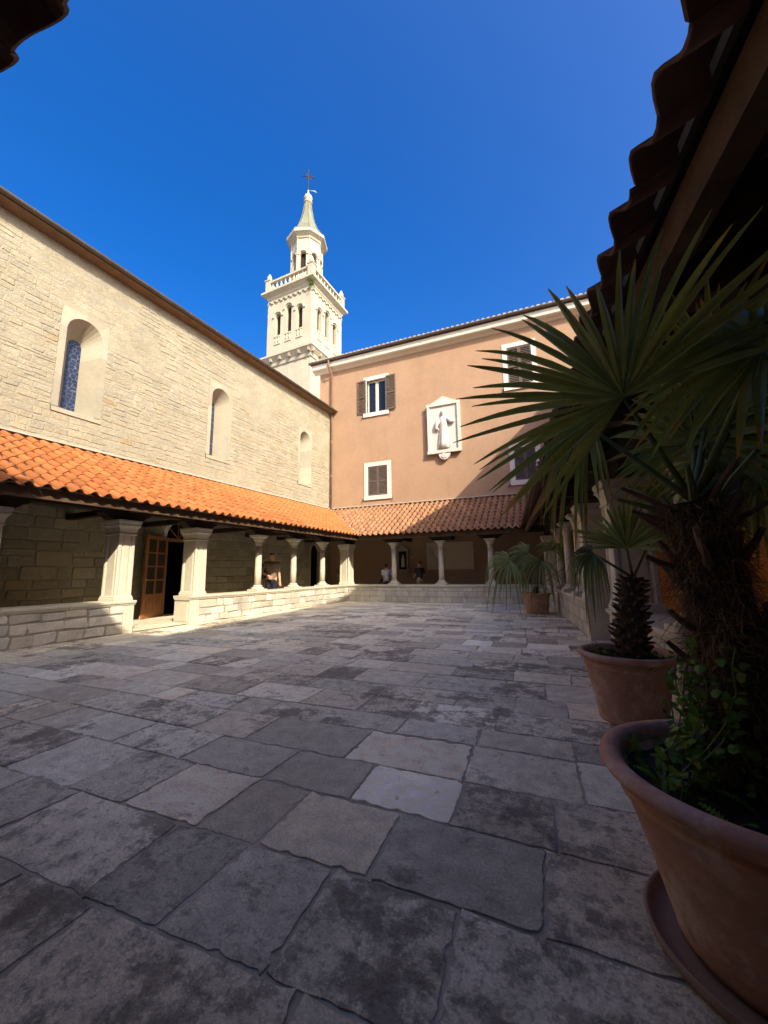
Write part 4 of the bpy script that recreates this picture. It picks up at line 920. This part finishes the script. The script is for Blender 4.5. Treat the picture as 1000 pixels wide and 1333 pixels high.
# ------------------------------------------------------------------ pots
def pot(c, R, Hh, label, r0=None):
    k = R/.46; rb = r0 or R*.62; root = empty('plant_pot', c, label, 'pot', 'terracotta pots along the shaded gallery')
    m = MB(); t = Hh
    m.lathe(Vector(c), [(rb*.9, .005), (rb, .0), (rb*1.01, .02), (rb+(R*.86-rb)*.5, t*.45), (R*.845, t*.765), (R*.848, t*.77), (R*.878, t*.785), (R*.882, t*.80), (R*.878, t*.815), (R*.852, t*.826), (R*.856, t*.84), (R*.872, t*.90), (R*.82, t*.90), (R*.78, t*.80)], 56); m.build('body', 'terracotta', root, True)
    m = MB(); prof = [(R*.84, t*.895), (R*.91, t*.895), (R*.965, t*.91), (R*.995, t*.94), (R, t*.96), (R*.985, t*.985), (R*.94, t), (R*.89, t*.995), (R*.855, t*.975), (R*.83, t*.93), (R*.82, t*.89)]
    m.lathe(Vector(c), prof, 64, caps=False); m.build('rim', 'terracotta', root, True)
    m = MB(); n = 26; rg = random.Random(int(R*1000))
    m.loft([[(c[0]+r*math.cos(2*math.pi*i/n), c[1]+r*math.sin(2*math.pi*i/n), c[2]+t*.86+rg.uniform(-.015, .02)) for i in range(n)] for r in (R*.82, R*.6, R*.35, R*.1)]); m.build('soil', 'soil', root)
    return root
P1 = Vector((.49, 1.74, .035)); P2 = Vector((.34, 3.82, 0)); P3 = Vector((-.96, 11.55, 0))
pot(P1, .455, .515, 'large terracotta pot on a saucer with ivy spilling around a thick palm', .27)
pot(P2, .365, .53, 'terracotta pot holding the palm with a short dark bare trunk', .235)
pot(P3, .39, .56, 'terracotta pot in the far corner holding a drooping trunkless palm', .28)
so_ = empty('pot_saucer', (P1.x, P1.y, 0), 'shallow brown saucer under the largest terracotta pot', 'saucer')
m = MB(); m.lathe(Vector((P1.x, P1.y, 0)), [(.30, .002), (.335, .004), (.355, .03), (.36, .052), (.352, .056), (.344, .05), (.335, .03), (.30, .022), (.05, .02)], 56); m.build('dish', 'saucer', so_, True)
# ------------------------------------------------------------------ palms
def depth_of(p):
    q = Vector(p)-Vector((0, 0, CAMH)); return -(CAMX*q.x+CAMY*q.y+CAMZ*q.z).z
def leaflet_geom(mb, hub, d, nrm, L_, w_, droop, rr, brown=.5):
    n = 7; side = nrm.cross(d).normalized(); V = []; tints = []
    base = rr.uniform(.75, 1.25); yel = rr.uniform(-.1, .18); sag = droop*rr.uniform(.6, 1.4); bend = rr.uniform(-.06, .06)
    brk = rr.random() < .25; pts = []
    for k in range(n+1):
        t = k/n
        p = hub+d*(L_*t)+side*(bend*L_*t*t)
        g = sag*L_*(max(0, t-.25)**2)*1.6
        if brk and t > .6: g += (t-.6)*L_*sag*1.2
        p = p+Vector((0, 0, -g))-d*(g*.25); pts.append(p)
        wd = w_*(.2+.8*min(1, t/.4)) if t < .4 else w_*max(.10, 1-.72*((t-.4)/.6)**1.4) if t < .97 else w_*.12
        cr = wd*.38
        V += [p+side*wd*.5+nrm*cr*.5, p-nrm*cr*.5, p-side*wd*.5+nrm*cr*.5]
        if t > .93: tints.append((1.9*base, 1.0*base, .8*base) if rr.random() < brown else (base, base, base))
        else: tints.append((base*(1+yel), base, base*(1-yel)))
    for k in range(n):
        b = 3*k; mb.add([V[b], V[b+1], V[b+4], V[b+3]], [(0, 1, 2, 3)], tints[k+1]); mb.add([V[b+1], V[b+2], V[b+5], V[b+4]], [(0, 1, 2, 3)], tints[k+1])
def frond(palm, crown, hub, axis, nrm, R, n, arc, droop, w_, mat, seed, own=True, cup=.12, sagp=.0):
    rr = random.Random(seed); axis = (axis-nrm*axis.dot(nrm)).normalized(); b = nrm.cross(axis).normalized()
    m = MB(); mid = crown.lerp(hub, .5)+Vector((0, 0, sagp)); ts = [i/8 for i in range(9)]
    pp = [crown*(1-t)**2+mid*2*t*(1-t)+hub*t*t for t in ts]
    m.tube(pp, [.013*(1-.45*t) for t in ts], 6); fo = m.build('frond', 'petiole', palm, True)
    rest = MB()
    for i in range(n):
        th = -arc/2+arc*i/(n-1)+rr.uniform(-.02, .02); d = (axis*math.cos(th)+b*math.sin(th)+nrm*(cup*rr.uniform(.4, 1.6))).normalized()
        L_ = R*(.64+.36*math.cos(th*.62))*rr.uniform(.88, 1.08)
        nn = (nrm-d*nrm.dot(d)).normalized()
        mb = MB() if own else rest
        leaflet_geom(mb, hub, d, nn, L_, w_*rr.uniform(.85, 1.15), droop, rr)
        if own: mb.build('leaflet', mat, fo)
    if not own: rest.build('blade', mat, fo)
    return fo
CAMP = Vector((0, 0, CAMH))
def px(u, v, dep): return at(u, v, dep)
def face(hub, up=.3, extra=Vector((0, 0, 0))): return ((CAMP-hub).normalized()+Vector((0, 0, up))+extra).normalized()
def imgdir(u0, v0, u1, v1, dep): return (px(u1, v1, dep)-px(u0, v0, dep)).normalized()
# --- big palm
pl = empty('palm_tree', (P1.x, P1.y, P1.z+.44), 'big fan palm with shaggy fibrous trunk and broad leaves under the dark eave', 'palm', 'potted palms along the shaded gallery')
d1 = depth_of(P1+Vector((0, 0, 1)))
tb = Vector((P1.x+.02, P1.y+.03, P1.z+.42)); tt = px(903, 652, d1+.04)
def trunk_mesh(palm, a, b, r0, r1, seed, n=22, rows=26):
    rr = random.Random(seed); ax = (b-a); u = ax.normalized(); e1_ = u.cross(Vector((0, 1, 0))).normalized(); e2_ = u.cross(e1_); m = MB(); rings = []
    for k in range(rows+1):
        t = k/rows; r = r0+(r1-r0)*t
        rings.append([a+ax*t+(e1_*math.cos(2*math.pi*i/n)+e2_*math.sin(2*math.pi*i/n))*r*(1+.13*mnoise.noise(Vector((i*.7, k*.8, seed)))+rr.uniform(-.06, .06)) for i in range(n)])
    m.loft(rings); return m.build('trunk', 'trunk', palm), e1_, e2_, u, ax
_, q1, q2, qu, qa = trunk_mesh(pl, tb, tt+qu*.0 if False else tt, .105, .085, 5)
rr = random.Random(21)
def fibres(palm, a, ax, e1_, e2_, u, r0, r1, n, lrange, thick, seed, name='fibre'):
    rr = random.Random(seed); m = MB()
    for k in range(n):
        t = rr.random()**.8; an = rr.uniform(0, 2*math.pi); o_ = e1_*math.cos(an)+e2_*math.sin(an); tg = -e1_*math.sin(an)+e2_*math.cos(an)
        p = a+ax*t+o_*(r0+(r1-r0)*t)*rr.uniform(.8, 1.03); l_ = rr.uniform(*lrange); dr = (o_*rr.uniform(.1, .8)+tg*rr.uniform(-.9, .9)+u*rr.uniform(-1, .6)).normalized(); pts = [p]
        for j in range(4): dr = (dr+Vector((rr.uniform(-.35, .35), rr.uniform(-.35, .35), rr.uniform(-.6, .15)))).normalized(); pts.append(pts[-1]+dr*l_/4)
        v = rr.uniform(.4, 1.7); m.tube(pts, [thick, thick, thick*.9, thick*.7, thick*.3], 3, (v, v*.95, v*.85), False)
    return m.build(name, 'fibre', palm, kind='stuff')
fibres(pl, tb, qa, q1, q2, qu, .115, .105, 4200, (.025, .09), .0008, 33)
fibres(pl, tb, qa, q1, q2, qu, .11, .10, 160, (.10, .2), .0011, 34)
for k in range(46):                      # old leaf bases
    t = rr.random(); an = rr.uniform(0, 6.28); o_ = q1*math.cos(an)+q2*math.sin(an); p = tb+qa*t+o_*.085; l_ = rr.uniform(.05, .13); up_ = (o_*rr.uniform(.5, 1.0)+qu*rr.uniform(.5, 1.1)).normalized()
    m = MB(); m.tube([p, p+up_*l_*.6, p+up_*l_+qu*.01], [.016, .012, .009], 5, tn(.3, .05)); m.build('leaf_base', 'stub', pl)
cr = tt
for k in range(16):                      # stalks of leaves cut or folded down
    an = k*2.4+rr.uniform(-.3, .3); o_ = q1*math.cos(an)+q2*math.sin(an); p = tt-qu*rr.uniform(.0, .14)+o_*.05; l_ = rr.uniform(.08, .24); dr = (o_*rr.uniform(.5, 1.2)+qu*rr.uniform(.5, 1.2)).normalized()
    m = MB(); m.tube([p, p+dr*l_*.5, p+dr*l_+Vector((0, 0, -.02))], [.016, .010, .007], 6, tn(.3, .08)); m.build('leaf_base', 'petiole' if k % 2 else 'stub', pl)
def fan(hu, hv, dd, au, av, R, n, arc, droop, w_, seed, own=True, up=.3, extra=Vector((0, 0, 0)), palm=pl, crown=cr, mat='leaf', cup=.12, sagp=0, dep=None):
    de = (dep or d1)+dd; hub = px(hu, hv, de); return frond(palm, crown, hub, imgdir(hu, hv, au, av, de), face(hub, up, extra), R, n, rad(arc), droop, w_, mat, seed, own, cup, sagp)
fan(812, 517, -.06, 748, 440, .66, 38, 240, .07, .029, 1, True, .45, extra=Vector((-.15, .1, .1)))
fan(905, 578, .22, 960, 480, .46, 40, 280, .2, .030, 2, True, .3, extra=Vector((-.4, .2, .1)))
fan(992, 452, -.28, 900, 430, .36, 34, 250, .22, .030, 3, True, .9)
fan(768, 556, .34, 690, 570, .36, 24, 150, .8, .022, 4, True, .8, extra=Vector((-.4, .2, .1)))
fan(1020, 560, .05, 1080, 480, .50, 36, 270, .3, .032, 5, True, .3)
fan(990, 610, .15, 1040, 680, .30, 28, 220, .8, .024, 6, False, .4)
fan(930, 486, .36, 940, 360, .46, 36, 230, .15, .030, 7, True, .2, extra=Vector((-.5, .2, .1)))
fan(1000, 500, .5, 1060, 400, .5, 36, 250, .2, .032, 9, False, .3)
fan(958, 545, .12, 1010, 500, .44, 34, 230, .25, .027, 10, False, .4, extra=Vector((-.4, .2, .1)))
fan(940, 600, .30, 900, 560, .36, 30, 220, .3, .024, 16, False, .4, extra=Vector((-.4, .2, .1)))
# --- palm with bare trunk
pl2 = empty('palm_tree', (P2.x, P2.y, .45), 'small fan palm with short dark trunk and one upright fan leaf', 'palm', 'potted palms along the shaded gallery')
d2 = depth_of(P2+Vector((0, 0, 1))); tb2 = Vector((P2.x+.02, P2.y, .45)); tt2 = px(824, 752, d2)
_, r1_, r2_, ru, ra = trunk_mesh(pl2, tb2, tt2, .125, .075, 8, 18, 18)
fibres(pl2, tb2, ra, r1_, r2_, ru, .13, .08, 260, (.03, .09), .0016, 5)
for k in range(110):
    t = (k+.5)/110; an = k*2.39996; o_ = r1_*math.cos(an)+r2_*math.sin(an); p = tb2+ra*t+o_*(.118-.045*t); up_ = (o_*.9+ru*rr.uniform(.1, .8)).normalized(); l_ = rr.uniform(.04, .085)
    m = MB(); m.tube([p-up_*.02, p+up_*l_*.6, p+up_*l_], [.016, .012, .005], 5, tn(.35, .05)); m.build('leaf_base', 'stub', pl2)
def F2(*a, **k): k.update(palm=pl2, crown=tt2, dep=d2); return fan(*a, **k)
F2(816, 714, -.12, 815, 600, .54, 34, 190, .10, .034, 11, True, .5, cup=.25, extra=Vector((-.5, .1, .2)))
F2(772, 720, -.05, 740, 722, .30, 26, 210, 1.3, .024, 12, True, .8, mat='leaf_dull')
F2(868, 655, .1, 930, 600, .5, 30, 240, .3, .034, 14, False, .3)
# --- drooping palm in the far corner
pl3 = empty('palm_tree', (P3.x, P3.y, .48), 'drooping fan palm with long hanging leaflets by the far parapet corner', 'palm', 'potted palms along the shaded gallery')
d3 = depth_of(P3+Vector((0, 0, .8))); cr3 = Vector((P3.x, P3.y, .62))
m = MB(); m.lathe(Vector((P3.x, P3.y, .46)), [(.12, 0), (.11, .08), (.07, .2), (.03, .26)], 12); m.build('trunk', 'trunk', pl3)
def F3(*a, **k): k.update(palm=pl3, crown=cr3, dep=d3, mat='leaf_dull'); return fan(*a, **k)
F3(664, 730, -.35, 632, 745, 1.05, 22, 200, .75, .05, 21, True, .9, sagp=.2)
F3(688, 720, .1, 655, 716, 1.05, 22, 220, .65, .05, 22, True, .9, sagp=.2)
F3(716, 716, .2, 716, 690, .80, 22, 240, .8, .05, 23, True, .8, sagp=.15)
F3(742, 716, -.2, 770, 712, .95, 22, 220, .8, .05, 24, True, .9, sagp=.2)
F3(768, 722, .0, 805, 732, 1.0, 22, 200, .8, .05, 25, True, .9, sagp=.2)
F3(704, 730, -.5, 690, 760, .85, 22, 200, .9, .05, 26, True, .8, sagp=.2)
# ------------------------------------------------------------------ ivy and small plants in the pots
def ivy_leaf(mb, p, d, n_, sz, tint):
    d = d.normalized(); sd = d.cross(n_).normalized(); n_ = sd.cross(d)
    ol = [(0, 0), (.45, .12), (.5, .5), (.22, .55), (0, 1.0), (-.22, .55), (-.5, .5), (-.45, .12)]
    V = [p+sd*(x*sz)+d*(y*sz)+n_*(-abs(x)*.25*sz) for x, y in ol]; mb.add(V, [(0, 1, 2, 4), (2, 3, 4), (0, 4, 6, 7), (4, 5, 6)], tint)
iv = empty('ivy', (P1.x-.1, P1.y, P1.z+.44), 'bright green ivy climbing the shaggy trunk in the largest pot', 'ivy')
lv = MB(); rr = random.Random(77)
for k in range(15):
    an = rr.uniform(0, 6.28); st_ = Vector((P1.x+math.cos(an)*rr.uniform(.1, .3), P1.y+math.sin(an)*rr.uniform(.1, .3), P1.z+.45)); 
    if k < 9: st_ = px(rr.uniform(872, 930), rr.uniform(960, 1000), d1-rr.uniform(.02, .16)); st_.z = P1.z+.45
    pts = [st_]; dr = Vector((rr.uniform(-.3, .3), rr.uniform(-.3, .3), 1)).normalized(); nseg = rr.randint(4, 10) if k < 9 else rr.randint(2, 4)
    for j in range(nseg):
        dr = (dr+Vector((rr.uniform(-.35, .35), rr.uniform(-.35, .35), rr.uniform(-.1, .4)))).normalized(); q = pts[-1]+dr*.05
        if k < 9:
            tc = tb+qa*max(0, min(1, (q.z-tb.z)/max(qa.z, .1))); v = q-tc; v.z = 0
            if v.length > .17 and q.z > .62: q = q-v.normalized()*(v.length-.17)*.7
        pts.append(q)
    m = MB(); m.tube(pts, .0028, 4); m.build('stem', 'petiole', iv)
    for p in pts[1:]:
        for _ in range(rr.randint(3, 6)):
            d = Vector((rr.uniform(-1, 1), rr.uniform(-1, 1), rr.uniform(-.7, .5))); n_ = Vector((rr.uniform(-.5, .5), rr.uniform(-.8, .2), rr.uniform(.2, 1))); v = rr.uniform(.5, 1.35)
            ivy_leaf(lv, p+d*.015, d, n_, rr.uniform(.016, .04), (v*rr.uniform(.85, 1.5), v, v*.8))
lv.build('leaf', 'ivy', iv, kind='stuff')
fe = empty('fern', (P1.x-.1, P1.y-.2, P1.z+.44), 'tufts of small fern and weeds covering the soil of the largest pot', 'fern')
lv = MB()
for k in range(60):
    an = rr.uniform(0, 6.28); ra_ = .36*math.sqrt(rr.random()); p = Vector((P1.x+math.cos(an)*ra_, P1.y+math.sin(an)*ra_, P1.z+.44)); dr = Vector((math.cos(an)*rr.uniform(-.2, .6)+rr.uniform(-.4, .4), math.sin(an)*rr.uniform(-.2, .6)+rr.uniform(-.4, .4), 1.0)).normalized(); v = rr.uniform(.6, 1.5)
    L_ = rr.uniform(.05, .14)
    for j in range(12):
        dr = (dr+Vector((0, 0, -.09))+Vector((dr.x, dr.y, 0))*.06).normalized(); q = p+dr*(L_/12); sd = dr.cross(Vector((0, 0, 1))).normalized(); w_ = .022*math.sin(math.pi*(j+1)/13.5)+.002
        for sg in (-1, 1): lv.add([p, p+sd*sg*w_+dr*.006, q+sd*sg*w_*.8, q], [(0, 1, 2, 3)], (v*1.25, v, v*.5) if k % 3 == 0 else (v*.8, v*.8, v*.8))
        p = q
lv.build('frond', 'ivy', fe, kind='stuff')
wd = empty('weeds', (P2.x, P2.y, .45), 'low leafy weeds around the short dark palm trunk', 'weeds'); lv = MB()
for k in range(130):
    an = rr.uniform(0, 6.28); ra_ = .29*math.sqrt(rr.random()); p = Vector((P2.x+math.cos(an)*ra_, P2.y+math.sin(an)*ra_, .455)); d = Vector((rr.uniform(-1, 1), rr.uniform(-1, 1), rr.uniform(.3, 1.2))); v = rr.uniform(.3, .9)
    ivy_leaf(lv, p+Vector((0, 0, rr.uniform(0, .04))), d, Vector((rr.uniform(-.5, .5), rr.uniform(-.5, .5), 1)), rr.uniform(.03, .06), (v, v, v*.9))
lv.build('leaf', 'ivy', wd, kind='stuff')

tw = empty('tower_weeds', (TC.x+2.1, TC.y-2.1, 21.6), 'tuft of green weeds growing under the bell tower balustrade corner', 'weeds'); lv = MB()
for k in range(70):
    p = Vector((TC.x+2.12+rr.gauss(0, .16), TC.y-2.15+rr.gauss(0, .12), 21.62+rr.gauss(0, .22))); v = rr.uniform(.5, 1.1)
    ivy_leaf(lv, p, Vector((rr.uniform(-1, 1), rr.uniform(-1, 1), rr.uniform(-1, .4))), Vector((rr.uniform(-1, 1), -1, .4)), rr.uniform(.08, .16), (v, v*.9, v*.8))
lv.build('leaf', 'ivy', tw, kind='stuff')
